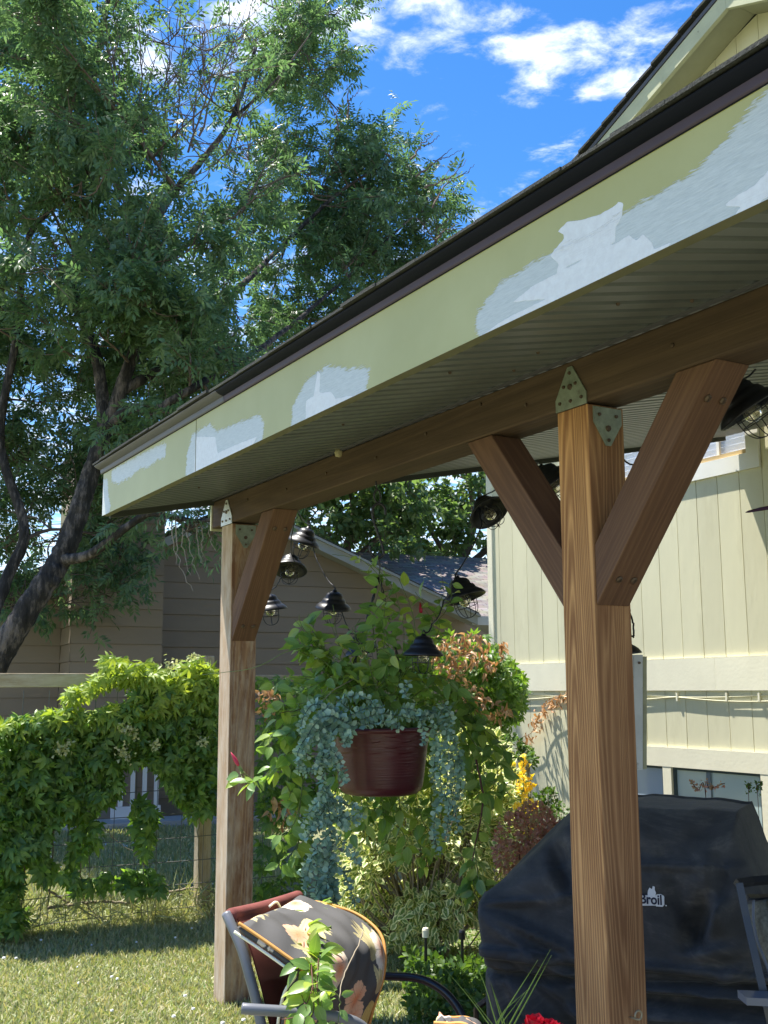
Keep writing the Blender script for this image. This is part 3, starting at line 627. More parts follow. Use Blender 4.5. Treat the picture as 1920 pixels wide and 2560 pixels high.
# cables under the band board
for k, (z0, sag) in enumerate(((1.445, .018), (1.43, .030))):
    P = [(XW-.012-.004*k, y, z0-sag*abs(math.sin(y*2.4+k))) for y in np.linspace(4.0, 8.3, 60)]
    part('cable', *tube(P, .0042, 6), M['cream'], ch, smooth=True)
for y in (5.33, 5.62, 6.1): part('cable_clip', *box((XW-.022, y-.008, 1.40), (XW-.004, y+.008, 1.46)), M['creamtrim'], ch)
# gable eave: rake boards, drip strip, soffit, roof, shingle edges
XG = 5.8
def slope_box(x0, x1, ya, yb, d0, d1, f=gz):
    V = [(x, y, f(y)+d) for x in (x0, x1) for y in (ya, yb) for d in (d0, d1)]
    return V, BF
for s in (1, -1):
    e1 = GA+s*4.35; e0 = GA+s*.001
    part('rake_board', *slope_box(XG, XG+.035, e0, e1, 0, .135), M['rake'], ch)
    part('rake_drip', *slope_box(XG-.008, XG+.03, e0, e1, .142, .175), M['dripgrey'], ch)
    part('rake_gap', *slope_box(XG+.004, XG+.03, e0, e1, .136, .1415), M['dark'], ch)
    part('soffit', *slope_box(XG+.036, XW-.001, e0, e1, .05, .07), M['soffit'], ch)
    part('roof', *slope_box(XG+.01, 14.3, e0, e1, .176, .20), M['shingle'], ch)
    part('soffit_block', *slope_box(XG+.036, XW-.0, e1-s*.02, e1, -.02, .17), M['rake'], ch)
    n = 30
    for i in range(n):
        ya = e0+s*4.37*i/n; yb = e0+s*4.37*(i+1)/n
        V, F2 = slope_box(XG-.026-random.uniform(0, .012), XG+.3, ya, yb, .201, .222)
        V = [(x, y, z+(.010 if (abs(y-GA) > abs(ya-GA)+.01) else -.001)) for x, y, z in V]
        part('shingle', V, F2, M['shingle'], ch)

# ================================================================== NEIGHBOUR'S BROWN HOUSE
NA = rad(66); dW = F0*math.cos(NA)+R0*math.sin(NA); dN = F0*math.sin(NA)-R0*math.cos(NA)
nbO = at(300, 2040, 13.4); nbO[2] = 0
nh = thing('brown_house', nbO, 'brown lap-sided neighbouring house behind the wire fence', 'house')
def W(u, n, z): return nbO+dW*u+dN*n+Z0*z
def uz(px, py, n=0.0):
    p = onpl(px, py, nbO+dN*n, dN); return (p-nbO)@dW, p[2]
def lap(u0f, u1f, n, z0, z1, step=.2, nrm=-1, name='siding_plank'):
    z = z0
    while z < z1:
        zz = min(z+step-.004, z1); zm = (z+zz)/2
        u0 = u0f(z, zz) if callable(u0f) else (u0f, u0f); u1 = u1f(z, zz) if callable(u1f) else (u1f, u1f)
        if u1[0]-u0[0] > .03:
            t0, t1 = .020, .006
            V = [W(u0[0], n-t0, z), W(u1[0], n-t0, z), W(u1[1], n-t1, zz), W(u0[1], n-t1, zz), W(u0[0], n, z), W(u1[0], n, z), W(u1[1], n, zz), W(u0[1], n, zz)]
            part(name, V, [(0, 1, 2, 3), (0, 4, 5, 1), (1, 5, 6, 2), (2, 6, 7, 3), (3, 7, 4, 0)], M['brown'], nh)
        z += step
# chimney block
uL = uz(178, 1600, -.75)[0]; uR = uz(411, 1400, -.75)[0]; zT = uz(300, 1134, -.75)[1]
V, F2 = obox(W(uL+.02, -.73, 0), dW*(uR-uL-.04), dN*1.4, Z0*zT); part('chimney_core', V, F2, M['gap'], nh)
lap(uL, uR, -.73, .02, zT, .2)
z = .02                                   # its lit side, lap boards turning the corner
while z < zT:
    zz = min(z+.196, zT); V = [W(uL-.02, -.75, z), W(uL-.02, .0, z), W(uL-.006, .0, zz), W(uL-.006, -.736, zz), W(uL+.02, -.73, z), W(uL+.02, 0, z), W(uL+.02, 0, zz), W(uL+.02, -.73, zz)]
    part('siding_plank', V, [(0, 3, 2, 1), (0, 1, 5, 4), (3, 7, 6, 2), (0, 4, 7, 3), (1, 2, 6, 5)], M['brown'], nh); z += .2
V, F2 = obox(W(uL-.04, -.78, zT), dW*(uR-uL+.08), dN*1.5, Z0*.05); part('chimney_cap', V, F2, M['darkrake'], nh)
# main wall left of it
uA = uz(-500, 1600)[0]; zE = uz(60, 1455)[1]
V, F2 = obox(W(uA, .01, 0), dW*(uz(1225, 1500)[0]+6-uA), dN*7, Z0*2.45); part('wall', V, F2, M['gap'], nh)
lap(uA, uL-.02, 0.0, .02, zE-.05, .2)
# left rake and roof
a = uz(20, 1452, -.35); b = uz(150, 1405, -.35); sl = (b[1]-a[1])/(b[0]-a[0])
def slab(u0, u1, n0, n1, zf, d0, d1, name, mt):
    V = [W(u, n, zf(u)+d) for u in (u0, u1) for n in (n0, n1) for d in (d0, d1)]
    return part(name, V, [(0, 1, 3, 2), (4, 6, 7, 5), (0, 4, 5, 1), (2, 3, 7, 6), (0, 2, 6, 4), (1, 5, 7, 3)], mt, nh)
zl = lambda u: a[1]+sl*(u-a[0])
slab(uA, uL-.021, -.35, -.31, zl, -.14, 0, 'rake_board', M['nbtrim']); slab(uA, uL-.021, -.38, .5, zl, .002, .03, 'roof', M['nbroof'])
slab(uA, uL-.021, -.0, .3, zl, -.9, .0, 'upper_wall', M['brown'])
# gable wall right of the chimney
pk = uz(605, 1256, -.35); rr = uz(1193, 1537, -.35); ll = uz(413, 1340, -.35)
slR = (rr[1]-pk[1])/(rr[0]-pk[0]); slL = (pk[1]-ll[1])/(pk[0]-ll[0])
zg = lambda u: (pk[1]+slR*(u-pk[0])) if u > pk[0] else (pk[1]-slL*(pk[0]-u))
uE = uz(1228, 1500, -.35)[0]+.5
def u_at(z, off=-.10):
    return pk[0]+(z-(pk[1]+off))/slR
def u_atL(z, off=-.10): return pk[0]-((pk[1]+off)-z)/slL
lap(lambda a_, b_: (max(uR-.2, u_atL(a_)), max(uR-.2, u_atL(b_))), lambda a_, b_: (min(uE, u_at(a_)), min(uE, u_at(b_))), 0.0, .02, pk[1]-.12, .2)
V = [W(uR-.2, .012, 0), W(uE, .012, 0), W(uE, .012, zg(uE)-.05), W(pk[0], .012, pk[1]-.05), W(uR-.2, .012, zg(uR-.2)-.05)]
V += [v+dN*.3 for v in V]
part('gable_wall', V, [(0, 1, 2, 3, 4), (5, 9, 8, 7, 6)]+[(i, i+5, (i+1) % 5+5, (i+1) % 5) for i in range(5)], M['gap'], nh)
slab(pk[0], rr[0], -.36, -.32, zg, -.135, -.02, 'rake_board', M['nbtrim']); slab(pk[0], rr[0]+.03, -.40, -.30, zg, -.019, .012, 'rake_drip', M['nbtrim'])
slab(uR+.01, pk[0]-.002, -.36, -.32, zg, -.135, -.02, 'rake_board', M['nbtrim'])
slab(pk[0], rr[0], -.319, .0, zg, -.10, -.08, 'soffit', M['nbtrim']); slab(uR+.01, pk[0]-.002, -.319, .0, zg, -.10, -.08, 'soffit', M['nbtrim'])
slab(pk[0], rr[0]+.02, -.38, 2.2, zg, .0125, .035, 'roof', M['shingle']); slab(uR+.01, pk[0]-.002, -.38, 2.2, zg, .0125, .035, 'roof', M['shingle'])
# the tan-shingled wing behind: roof plane rising away from its eave
ev = rr[1]+.0; n0 = .7; slw = .42
P_r = onpl(960, 1384, W(0, n0, ev), np.array(dN)*1.0)   # direction only; find run so that the ridge meets the sight line
best = None
for run in np.arange(1.0, 9, .05):
    p = W(0, n0+run, ev+slw*run); q = onpl(1090, 1389, p, dN)
    if best is None or abs(q[2]-p[2]) < best[0]: best = (abs(q[2]-p[2]), run)
run = best[1]; u0, u1 = pk[0]-1.0, uE+7.5
V = [W(u0, n0-.3, ev), W(u1, n0-.3, ev), W(u1, n0+run, ev+slw*run), W(u0, n0+run, ev+slw*run), W(u1, n0+2*run, ev), W(u0, n0+2*run, ev)]
wr = part('wing_roof', V, [(0, 1, 2, 3), (3, 2, 4, 5)], M['nbroof'], nh)
uvl = wr.data.uv_layers.new(name='UVMap'); hl = math.hypot(run, slw*run)
for i, uvc in enumerate([(0, 0), (u1-u0, 0), (u1-u0, hl), (0, hl), (0, hl), (u1-u0, hl), (u1-u0, 2*hl), (0, 2*hl)]): uvl.data[i].uv = uvc
V, F2 = obox(W(rr[0]-.02, -.27, ev-.13), dW*(u1-rr[0]), dN*.03, Z0*.12); part('gutter', V, F2, M['white'], nh)
lap(uE-.4, u1, n0-.1, .02, ev-.05, .2)
# grey kerb and white slatted railing at the foot of the wall
V, F2 = obox(W(uz(120, 2030)[0], -1.3, 0), dW*2.9, dN*.5, Z0*.10); tag(part('patio_step', V, F2, M['concrete']), kind='structure')
rl = thing('white_railing', W(uz(345, 1960, -.9)[0], -.9, .1), 'short white slatted railing seen through the gap in the creeper', 'railing')
ua, ub = uz(303, 1960, -.9)[0], uz(392, 1960, -.9)[0]
zr0 = .16; zr1 = uz(345, 1905, -.9)[1]
V, F2 = obox(W(ua-.1, -.9, .10), dW*(ub-ua+.15), dN*.05, Z0*.13); part('bottom_rail', V, F2, M['white'], rl)
V, F2 = obox(W(ua-.1, -.9, zr1), dW*(ub-ua+.15), dN*.05, Z0*.07); part('top_rail', V, F2, M['white'], rl)
for i in range(4):
    u = ua+(ub-ua)*i/3; V, F2 = obox(W(u-.022, -.895, .232), dW*.044, dN*.04, Z0*(zr1-.233)); part('slat', V, F2, M['white'], rl)
sheet = onax(300, 2115, 2, .02)
V = []; n = 14
for i in range(n):
    for j in range(6): V.append(sheet+R0*((i-n/2)*.032)+F0*((j-3)*.05)+Z0*(.012*math.sin(i*1.7+j)+.012+.01*math.sin(j*2.2+i*.6)))
V = [v+R0*.04*math.sin(k*.9) for k, v in enumerate(V)]
so_ = part('plastic_sheet', V, [(i*6+j, i*6+j+1, (i+1)*6+j+1, (i+1)*6+j) for i in range(n-1) for j in range(5)], M['white'], smooth=True)
tag(so_, 'scrap of white plastic sheet lying on the lawn beyond the wire fence', 'plastic sheet')

# ================================================================== FOLIAGE TOOLS
def leaf(Ln=1., Wd=.5, seg=3, fold=.12, droop=.15, kind='ovate', y0=0.):
    V = []; UV = []; Fc = []; FU = []
    for i in range(seg+1):
        t = i/seg
        if kind == 'ovate': w_ = Wd*.5*(math.sin(math.pi*min(1, t**.8*1.02))**.75 if 0 < t < 1 else (.04 if t == 0 else .0))
        elif kind == 'lance': w_ = Wd*.5*(math.sin(math.pi*t**.75)**.9 if 0 < t < 1 else 0.0)
        else: w_ = Wd*.5*(math.sin(math.pi*t)**.5 if 0 < t < 1 else .0)
        if seg == 1: w_ = Wd*(.5 if t == 0 else .22)
        y = y0+t*Ln; z = -droop*Ln*t*t
        V += [(-w_, y, z+fold*w_*2), (0, y, z), (w_, y, z+fold*w_*2)]
        UV += [(0, t), (.5, t), (1, t)]
    for i in range(seg):
        a = i*3
        for q in ((a, a+1, a+4, a+3), (a+1, a+2, a+5, a+4)): Fc.append(q)
    return np.array(V), Fc, np.array(UV)
def rotz(a): c, s = math.cos(a), math.sin(a); return np.array([[c, -s, 0], [s, c, 0], [0, 0, 1]])
def rotx(a): c, s = math.cos(a), math.sin(a); return np.array([[1, 0, 0], [0, c, -s], [0, s, c]])
def merge(parts):
    V = []; Fc = []; UV = []; b = 0
    for v, f, u in parts:
        V.append(v); UV.append(u); Fc += [tuple(i+b for i in q) for q in f]; b += len(v)
    return np.vstack(V), Fc, np.vstack(UV)
def pinnate(n=3, Ln=.085, Wd=.030, rach=.15):
    out = []
    for i in range(n):
        y = rach*(.25+.75*i/n)
        for s in (-1, 1):
            v, f, u = leaf(Ln*(.85+.15*random.random()), Wd, 2, .15, .18, 'lance')
            v = v@rotx(rad(-18)).T@rotz(s*rad(-52)).T+np.array([0, y, -.25*y*y]); out.append((v, f, u))
    v, f, u = leaf(Ln*1.05, Wd*1.05, 2, .15, .25, 'lance'); v = v+np.array([0, rach, -.006]); out.append((v, f, u))
    r = np.array([(-.0012, 0, 0), (.0012, 0, 0), (.0012, rach, -.005), (-.0012, rach, -.005)]); out.append((r, [(0, 1, 2, 3)], np.full((4, 2), .5)))
    return merge(out)
def palmate(Ln=.09, Wd=.036, n=5, seg=3, dro=.35):
    out = []
    for i in range(n):
        a = (i-(n-1)/2)*rad(46); k = 1-.13*abs(i-(n-1)/2)
        v, f, u = leaf(Ln*k, Wd*k, seg, .12, dro, 'ovate'); v = v@rotz(-a).T; out.append((v, f, u))
    return merge(out)
def frames(dirs, ups, sc):
    y = dirs/np.linalg.norm(dirs, axis=1)[:, None]; z = ups-y*np.sum(ups*y, 1)[:, None]
    z /= np.linalg.norm(z, axis=1)[:, None]+1e-9; x = np.cross(y, z)
    return np.stack([x, y, z], 2)*np.asarray(sc)[:, None, None]
def rnd(n, s=1.): return rng.normal(0, s, (n, 3))
def scatter(parent, tmpl, R, P, mat, nparts=300, name='leaf', massname='leaf_mass'):
    """the leaves that show largest become parts sharing one mesh, the rest one joined mesh"""
    V, Fc, UV = tmpl; n = len(P)
    if n == 0: return
    rel = P-CAM; zf_ = rel@FW; px = 960+FPX*(rel@RT)/np.maximum(zf_, .1); py = 1280-FPX*(rel@UP)/np.maximum(zf_, .1)
    inside = (zf_ > .2) & (px > 0) & (px < 1920) & (py > 0) & (py < 2560)
    scl = np.linalg.norm(R[:, :, 1], axis=1); face = np.abs(np.sum(R[:, :, 2]*rel, 1))/(scl*np.linalg.norm(rel, axis=1))
    score = scl/np.linalg.norm(rel, axis=1)*(.4+face)*np.where(inside, 1, .01)
    order = np.argsort(-score); nparts = min(nparts, n); big = order[:nparts]; rest = order[nparts:]
    o_ = org(parent)
    def build(Vv, reps, nm):
        k = len(V); f = np.array([len(q) for q in Fc]); flat = np.concatenate([np.array(q) for q in Fc])
        me = D.meshes.new(nm); me.vertices.add(len(Vv)); me.vertices.foreach_set('co', Vv.astype(np.float32).ravel())
        loops = (flat[None, :]+(np.arange(reps)*k)[:, None]).ravel(); me.loops.add(len(loops)); me.loops.foreach_set('vertex_index', loops.astype(np.int32))
        tot = np.tile(f, reps); me.polygons.add(len(tot)); me.polygons.foreach_set('loop_start', np.concatenate([[0], np.cumsum(tot)[:-1]]).astype(np.int32)); me.polygons.foreach_set('loop_total', tot.astype(np.int32))
        uvl = me.uv_layers.new(name='UVMap'); uvl.data.foreach_set('uv', np.tile(UV[flat], (reps, 1)).astype(np.float32).ravel())
        me.materials.append(mat); me.polygons.foreach_set('use_smooth', np.ones(len(tot), bool)); me.update(); me.validate(); return me
    if nparts:
        me = build(V, 1, name)
        for i in big:
            o = D.objects.new(name, me); COL.objects.link(o); o.parent = parent
            m = Matrix([[*map(float, R[i][r]), float(P[i][r]-o_[r])] for r in range(3)]+[[0, 0, 0, 1]]); o.matrix_local = m
    if len(rest):
        VV = (np.einsum('nij,kj->nki', R[rest], V)+P[rest][:, None, :]-o_).reshape(-1, 3)
        o = D.objects.new(massname, build(VV, len(rest), massname)); COL.objects.link(o); o.parent = parent; o['kind'] = 'stuff'
def inpoly(P, x, y):
    ins = np.zeros(len(x), bool); n = len(P)
    for i in range(n):
        (x0, y0), (x1, y1) = P[i], P[(i+1) % n]
        c = (y0 <= y) != (y1 <= y); ins ^= c & (x < x0+(y-y0)*(x1-x0)/(y1-y0+1e-9))
    return ins
def samplepoly(P, n):
    P = np.array(P, float); lo = P.min(0); hi = P.max(0); out = np.zeros((0, 2))
    while len(out) < n:
        q = rng.uniform(lo, hi, (n*2, 2)); out = np.vstack([out, q[inpoly(P, q[:, 0], q[:, 1])]])
    return out[:n]

# ================================================================== BIG TREE BEHIND THE FENCE
T_PIN = pinnate()
def limb(pts, r0, r1, n=10, sides=10):
    P = spline([at(x, y, d) for x, y, d in pts], n*len(pts)); r = np.linspace(r0, r1, len(P))
    P = P+rnd(len(P), .006*1)*min(1, r0*6); return P, r
def make_tree(name, base, label, limbs, clumps, nleaf, mat, tm, bark, group=None, tw=6, crad=.42, sizes=(.85, 1.25), nparts=300, bare=()):
    t = thing(name, base, label, 'tree', group)
    nodes = []
    for k, (pts, r0, r1) in enumerate(limbs):
        P, r = limb(pts, r0, r1); V, F2 = tube(P, r, 12 if k == 0 else 8)
        part('trunk' if k == 0 else 'limb', V, F2, bark, t, smooth=True)
        nodes += [(p, rr) for p, rr in zip(P, r)]
    NP = np.array([n[0] for n in nodes]); NR = np.array([n[1] for n in nodes])
    br = MB(); twg = MB(); LP = []; LD = []
    for c, cr, dens in clumps:
        c = np.array(c); d = np.linalg.norm(NP-c, axis=1)+.35*np.maximum(0, NP[:, 2]-c[2]+.2)
        i = int(np.argmin(d)); a = NP[i]; ra = min(NR[i]*.6, .012+.012*d[i])
        mid = (a+c)/2+rng.normal(0, .10, 3)+np.array([0, 0, -.04*d[i]])
        P = spline([a, mid, c], 8); r = np.linspace(ra, .007, 8); br.add(*tube(P, r, 5, cap=False))
        NP = np.vstack([NP, P[2:]]); NR = np.concatenate([NR, r[2:]])
        for k in range(tw):
            dv = rng.normal(0, 1, 3); dv[2] = abs(dv[2])*.5+rng.normal(0, .35); dv /= np.linalg.norm(dv)
            out = (c-a)/(np.linalg.norm(c-a)+1e-6); dv = dv+.5*out; dv /= np.linalg.norm(dv)
            e_ = c+dv*cr*rng.uniform(.7, 1.3); s_ = P[rng.integers(4, 8)]
            Q = spline([s_, (s_+e_)/2+rng.normal(0, .05, 3), e_], 5); twg.add(*tube(Q, np.linspace(.006, .0025, 5), 4, cap=False))
            m = max(1, int(nleaf*dens/tw*rng.uniform(.6, 1.4))) if dens > 0 else 0
            for j in range(m):
                f = rng.uniform(.25, 1.02)*4; i0 = min(int(f), 3); p = Q[i0]+(Q[i0+1]-Q[i0])*(f-i0)
                LP.append(p+rng.normal(0, .045, 3)); LD.append(dv*.7+rng.normal(0, .75, 3)+np.array([0, 0, -.35]))
    br.build('branch_wood', M['twig'], t, smooth=True, kind='stuff'); twg.build('twigs', M['twig'], t, kind='stuff')
    for pts, r0, mt in bare:
        P = spline([at(*p) for p in pts], 14); part('bare_branch', *tube(P+rnd(14, .008), np.linspace(r0, .002, 14), 5), mt, t)
    LP = np.array(LP); LD = np.array(LD); n = len(LP)
    up = np.tile([0, 0, 1.], (n, 1))+rnd(n, .55)
    scatter(t, tm, frames(LD, up, rng.uniform(*sizes, n)), LP, mat, nparts, 'leaf', 'crown')
    return t
limbs = [([(-250, 2138, 10.3), (-120, 1860, 10.3), (0, 1640, 10.3), (85, 1500, 10.3), (150, 1400, 10.35), (190, 1300, 10.4), (222, 1200, 10.45), (262, 1080, 10.5)], .145, .08),
         ([(262, 1080, 10.5), (300, 980, 10.5), (355, 800, 10.6), (341, 650, 10.6), (422, 497, 10.7), (492, 416, 10.8), (578, 300, 10.9), (640, 120, 11)], .075, .018),
         ([(355, 800, 10.6), (393, 690, 10.4), (474, 607, 10.6), (560, 540, 11.3), (700, 470, 12)], .04, .014),
         ([(262, 1080, 10.5), (243, 900, 10.8), (180, 700, 11), (240, 500, 11.1), (200, 330, 11.2), (260, 60, 11.3), (300, -200, 11.4)], .07, .02),
         ([(150, 1400, 10.35), (210, 1392, 10.1), (250, 1370, 9.9), (301, 1330, 9.8), (370, 1285, 9.7), (430, 1292, 9.6), (520, 1300, 9.5), (640, 1240, 9.5)], .055, .012),
         ([(262, 1080, 10.5), (320, 1025, 10.3), (383, 1025, 10.1), (500, 960, 10), (680, 850, 11.2), (860, 700, 12.8), (1010, 560, 13)], .06, .014),
         ([(300, 980, 10.5), (430, 900, 10.8), (560, 760, 11.1), (700, 620, 12.6), (850, 480, 13), (980, 400, 13.2)], .055, .012),
         ([(-120, 1860, 10.3), (-40, 1600, 10.6), (20, 1440, 10.8), (60, 1320, 10.9), (0, 1100, 11), (40, 850, 11), (70, 600, 11), (150, 480, 11.1), (120, 300, 11.2), (60, 50, 11.3)], .07, .016),
         ([(0, 1100, 11), (-120, 900, 11), (-200, 600, 11), (-250, 200, 11.2)], .06, .02),
         ([(578, 300, 10.9), (690, 200, 10.9), (780, 80, 10.9)], .02, .008)]
crown = [(-70, -160), (620, -160), (820, -120), (868, 40), (835, 120), (790, 190), (790, 290), (745, 340), (800, 350), (880, 280), (955, 300), (1030, 350), (1060, 430), (1150, 500), (1130, 590), (1030, 650), (990, 730), (860, 850),
         (700, 950), (520, 1060), (330, 1170), (380, 1260), (560, 1250), (640, 1290), (560, 1320), (420, 1330), (350, 1450), (250, 1510), (150, 1500), (100, 1560), (-60, 1540), (-90, 1400), (-110, 900), (-90, 100)]
pts = samplepoly(crown, 300)
cl = []
def thin(x, y):
    k = 1.0
    for ex, ey, rx, ry, v in ((420, 120, 190, 200, .10), (560, 330, 150, 150, .28), (640, 60, 90, 120, .3), (115, 620, 110, 110, .35), (560, 480, 110, 80, .5), (300, 560, 90, 60, .6), (90, 750, 80, 70, .4), (60, 1010, 60, 60, .4), (740, 560, 80, 60, .6), (60, 1390, 80, 60, .5), (820, 330, 60, 60, .3), (1080, 430, 90, 90, .3)):
        if ((x-ex)/rx)**2+((y-ey)/ry)**2 < 1: k = min(k, v)
    return k
for x, y in pts:
    vis = x > -120 and y > -120; dep = rng.uniform(9.4, 12.6) if x < 620 else rng.uniform(12.7, 14.2)
    if not vis and rng.random() < .45: continue
    if y > 1180: dep = rng.uniform(9.4, 10.4) if x > 180 else dep
    k = thin(x, y)
    if y > 1150 and x > 330: k *= .35
    if x > 500 and y < 0: continue
    if y > 1300 and x < 330: k *= .5
    if y > 850: k *= .85; dep = rng.uniform(11.5, 12.3) if x < 360 else dep
    cl.append((at(x, y, dep), .54*(dep/11), k*(1.0 if vis else .7)))
bare = []
for x0, y0, x1, y1 in ((330, 420, 290, 20), (360, 380, 345, -30), (400, 420, 420, 0), (440, 400, 470, 20), (470, 380, 560, 60), (500, 340, 620, 0), (520, 420, 680, 330), (560, 400, 640, 150), (480, 330, 520, 120), (380, 440, 310, 120), (300, 300, 260, 20),
                       (560, 560, 720, 430), (600, 540, 700, 350), (870, 300, 868, 210), (845, 330, 820, 250), (1040, 440, 1130, 370), (1060, 470, 1150, 430), (1080, 520, 1165, 400), (1030, 400, 1085, 330), (1090, 600, 1150, 560), (300, 480, 180, 260), (620, 480, 770, 420)):
    d0 = rng.uniform(10, 11); bare.append(([(x0, y0, d0), ((x0+x1)/2+rng.uniform(-12, 12), (y0+y1)/2, d0), (x1, y1, d0)], .012, M['twig']))
    xm, ym = x0*.5+x1*.5, y0*.5+y1*.5
    bare.append(([(xm, ym, d0), (xm+(x1-x0)*.2+18, ym+(y1-y0)*.2, d0), (xm+(x1-x0)*.3+rng.uniform(20, 50), ym+(y1-y0)*.42, d0)], .006, M['twig']))
for x0, y0, x1, y1 in ((440, 1310, 480, 1480), (455, 1320, 478, 1440), (490, 1310, 520, 1430), (500, 1320, 505, 1400), (520, 1305, 540, 1380), (430, 1320, 450, 1420), (470, 1300, 500, 1450)):
    bare.append(([(x0, y0-15, 9.6), (x0+6, (y0+y1)/2, 9.6), (x1, y1, 9.6)], .0065, M['deadtwig']))
for x, y, d in ((30, 1490, 9.6), (300, 1440, 9.7), (20, 1340, 9.7), (290, 1330, 9.7), (60, 1250, 9.6), (290, 1240, 9.7), (30, 1120, 9.5), (380, 1240, 9.8), (300, 1400, 9.9)): cl.append((at(x, y, d+2.3), .38, .5))
make_tree('ash_tree', at(-250, 2138, 10.3)*[1, 1, 0], 'tall leaning ash tree with dark bark filling the upper left behind the fence', limbs, cl, 112, M['ash'], T_PIN, M['bark'], bare=bare)
# background trees beyond the neighbour's roof
T_SM = leaf(.10, .055, 2, .12, .2, 'ovate')
for i, (x0, x1, ytop, dep, lab) in enumerate(((720, 1010, 1120, 19, 'mid-green tree behind the neighbour roof seen left of the hanging hook'), (1000, 1330, 1090, 21, 'mid-green tree behind the shingled neighbour roof beside the cream house corner'))):
    b = at((x0+x1)/2, 1728, dep); b[2] = 0; xm = (x0+x1)/2
    lb = [([(xm, 1728+1.5*2796/dep, dep), (xm+10, 1600, dep), (xm-10, 1430, dep), (xm+20, 1300, dep), (xm, 1180, dep)], .16, .03), ([(xm-10, 1430, dep), (xm-80, 1340, dep), (xm-110, 1250, dep)], .07, .02), ([(xm, 1420, dep), (xm+90, 1330, dep), (xm+110, 1240, dep)], .07, .02)]
    c_ = []
    for k in range(60):
        x, y = rng.uniform(x0-30, x1+30), rng.uniform(ytop, 1420); c_.append((at(x, y, dep+rng.uniform(-1.2, 1.2)), .55, 1.0))
    make_tree('background_tree', b, lab, lb, c_, 150, M['fartree'], T_SM if i else T_SM, M['twig'], nparts=0, tw=5, sizes=(1.1, 1.9))
# low hedge line of distant trees so the horizon is not bare
hz = thing('distant_trees', (0, 60, 0), 'far-off tree line beyond the neighbouring houses', 'trees', kind='stuff')
P = []; 
for k in range(70):
    x = rng.uniform(-1200, 2600); c = at(x, 1700, 60); c[2] = rng.uniform(1, 3.2); m = 90
    P.append(c+rnd(m)*np.array([1.6, 1.6, 1.1]))
P = np.vstack(P); n = len(P)
scatter(hz, leaf(.5, .3, 1, .1, .1), frames(rnd(n), rnd(n), rng.uniform(.8, 1.6, n)), P, M['fartree'], 0, massname='foliage')

# ================================================================== WIRE FENCE
YF = 7.35
wf = thing('wire_fence', (2.9, YF, 0), 'wooden rail and square wire mesh fence with pale posts', 'fence')
mbox('top_rail', (-3.2, YF-.02, 1.522), (2.835, YF+.02, 1.61), (1, 0, 0), M['rail'], wf, up=(0, 1, 0))
mbox('top_rail', (2.838, YF-.022, 1.515), (5.2, YF+.018, 1.602), (1, 0, 0), M['rail'], wf, up=(0, 1, 0))
for x, z in ((2.83, 1.735), (5.12, 1.66), (-.4, 1.51), (-3.2, 1.7)): mbox('fence_post', (x, YF+.021, 0), (x+.09, YF+.11, z), (0, 0, 1), M['rail'], wf)
for i in range(9):
    z = .06+i*.155; x = np.linspace(-3.2, 5.2, 40); P = np.c_[x, np.full(40, YF-.03), z+.006*np.sin(x*3+i)]
    part('wire', *tube(P, .0028, 5), M['wire'], wf)
for i in range(55):
    x = -3.1+i*.152+.01*math.sin(i); part('wire', *tube([(x, YF-.033, .01), (x+.008*math.sin(i*2), YF-.033, .7), (x, YF-.033, 1.5)], .0025, 5), M['wire'], wf)

# ================================================================== CREEPER ON THE FENCE
T_PAL = palmate(.075, .031)
def S(P, sc=2.676, ox=0, oy=1600): return [(ox+x/sc, oy+y/sc) for x, y in P]
def creeper(name, label, masks, mat, tm, size=(.5, 1.25), ybase=YF, yd=(-.12, .36), nparts=300, group=None, droop=-.7, stems=(), loc=(0, YF, 0), extra=None, cat='climbing plant', up_=(0, -.7, .8)):
    t = thing(name, loc, label, cat, group)
    PP = []
    for P, n in masks:
        q = samplepoly(P, n)
        for x, y in q:
            Y = ybase-rng.uniform(*yd); PP.append(onax(x, y, 1, Y))
    PP = np.array(PP); n = len(PP)
    dirs = np.tile([0, -.45, droop], (n, 1))+rnd(n, .75); ups = np.tile(up_, (n, 1))+rnd(n, .65)
    scatter(t, tm, frames(dirs, ups, rng.uniform(*size, n)), PP, mat, nparts)
    for pts, r, m in stems:
        P = spline([onax(x, y, 1, ybase-d) for x, y, d in pts], 8*len(pts)); part('stem', *tube(P+rnd(len(P), .003), np.linspace(r, r*.5, len(P)), 6), m, t, smooth=True)
    if extra is not None: extra(t)
    return t
mA = S([(-120, 580), (0, 555), (110, 520), (240, 510), (400, 475), (560, 500), (700, 470), (800, 440), (860, 400), (950, 300), (1050, 330), (1200, 330), (1460, 300), (1470, 1000), (1440, 1140), (1350, 1190), (1240, 1180), (1180, 1040), (1060, 900), (1010, 830), (830, 820), (800, 1020), (720, 1090), (560, 1130), (480, 1180), (330, 1260), (300, 1500), (330, 1620), (260, 1600), (200, 1480), (0, 1500), (-120, 1500)])
mB = S([(-120, 1450), (120, 1450), (180, 1800), (120, 2000), (-120, 1950)])
mC = S([(480, 1120), (640, 1120), (700, 1300), (600, 1420), (500, 1500), (540, 1700), (500, 1760), (480, 1500)])
mD = S([(885, 1080), (1050, 1100), (1040, 1260), (1000, 1400), (960, 1450), (900, 1330)])
mE = S([(330, 1480), (480, 1530), (640, 1580), (860, 1550), (1080, 1560), (1090, 1680), (950, 1720), (800, 1650), (620, 1680), (460, 1640), (340, 1600)])
mF = S([(690, 130), (760, 100), (840, 130), (900, 170), (960, 150), (1060, 200), (1180, 210), (1250, 140), (1330, 100), (1420, 200), (1470, 260), (1470, 380), (1200, 360), (1000, 320), (800, 300), (760, 250), (700, 200)])
mG = S([(420, 350), (560, 310), (640, 230), (720, 210), (760, 280), (660, 330), (560, 370), (470, 420)])
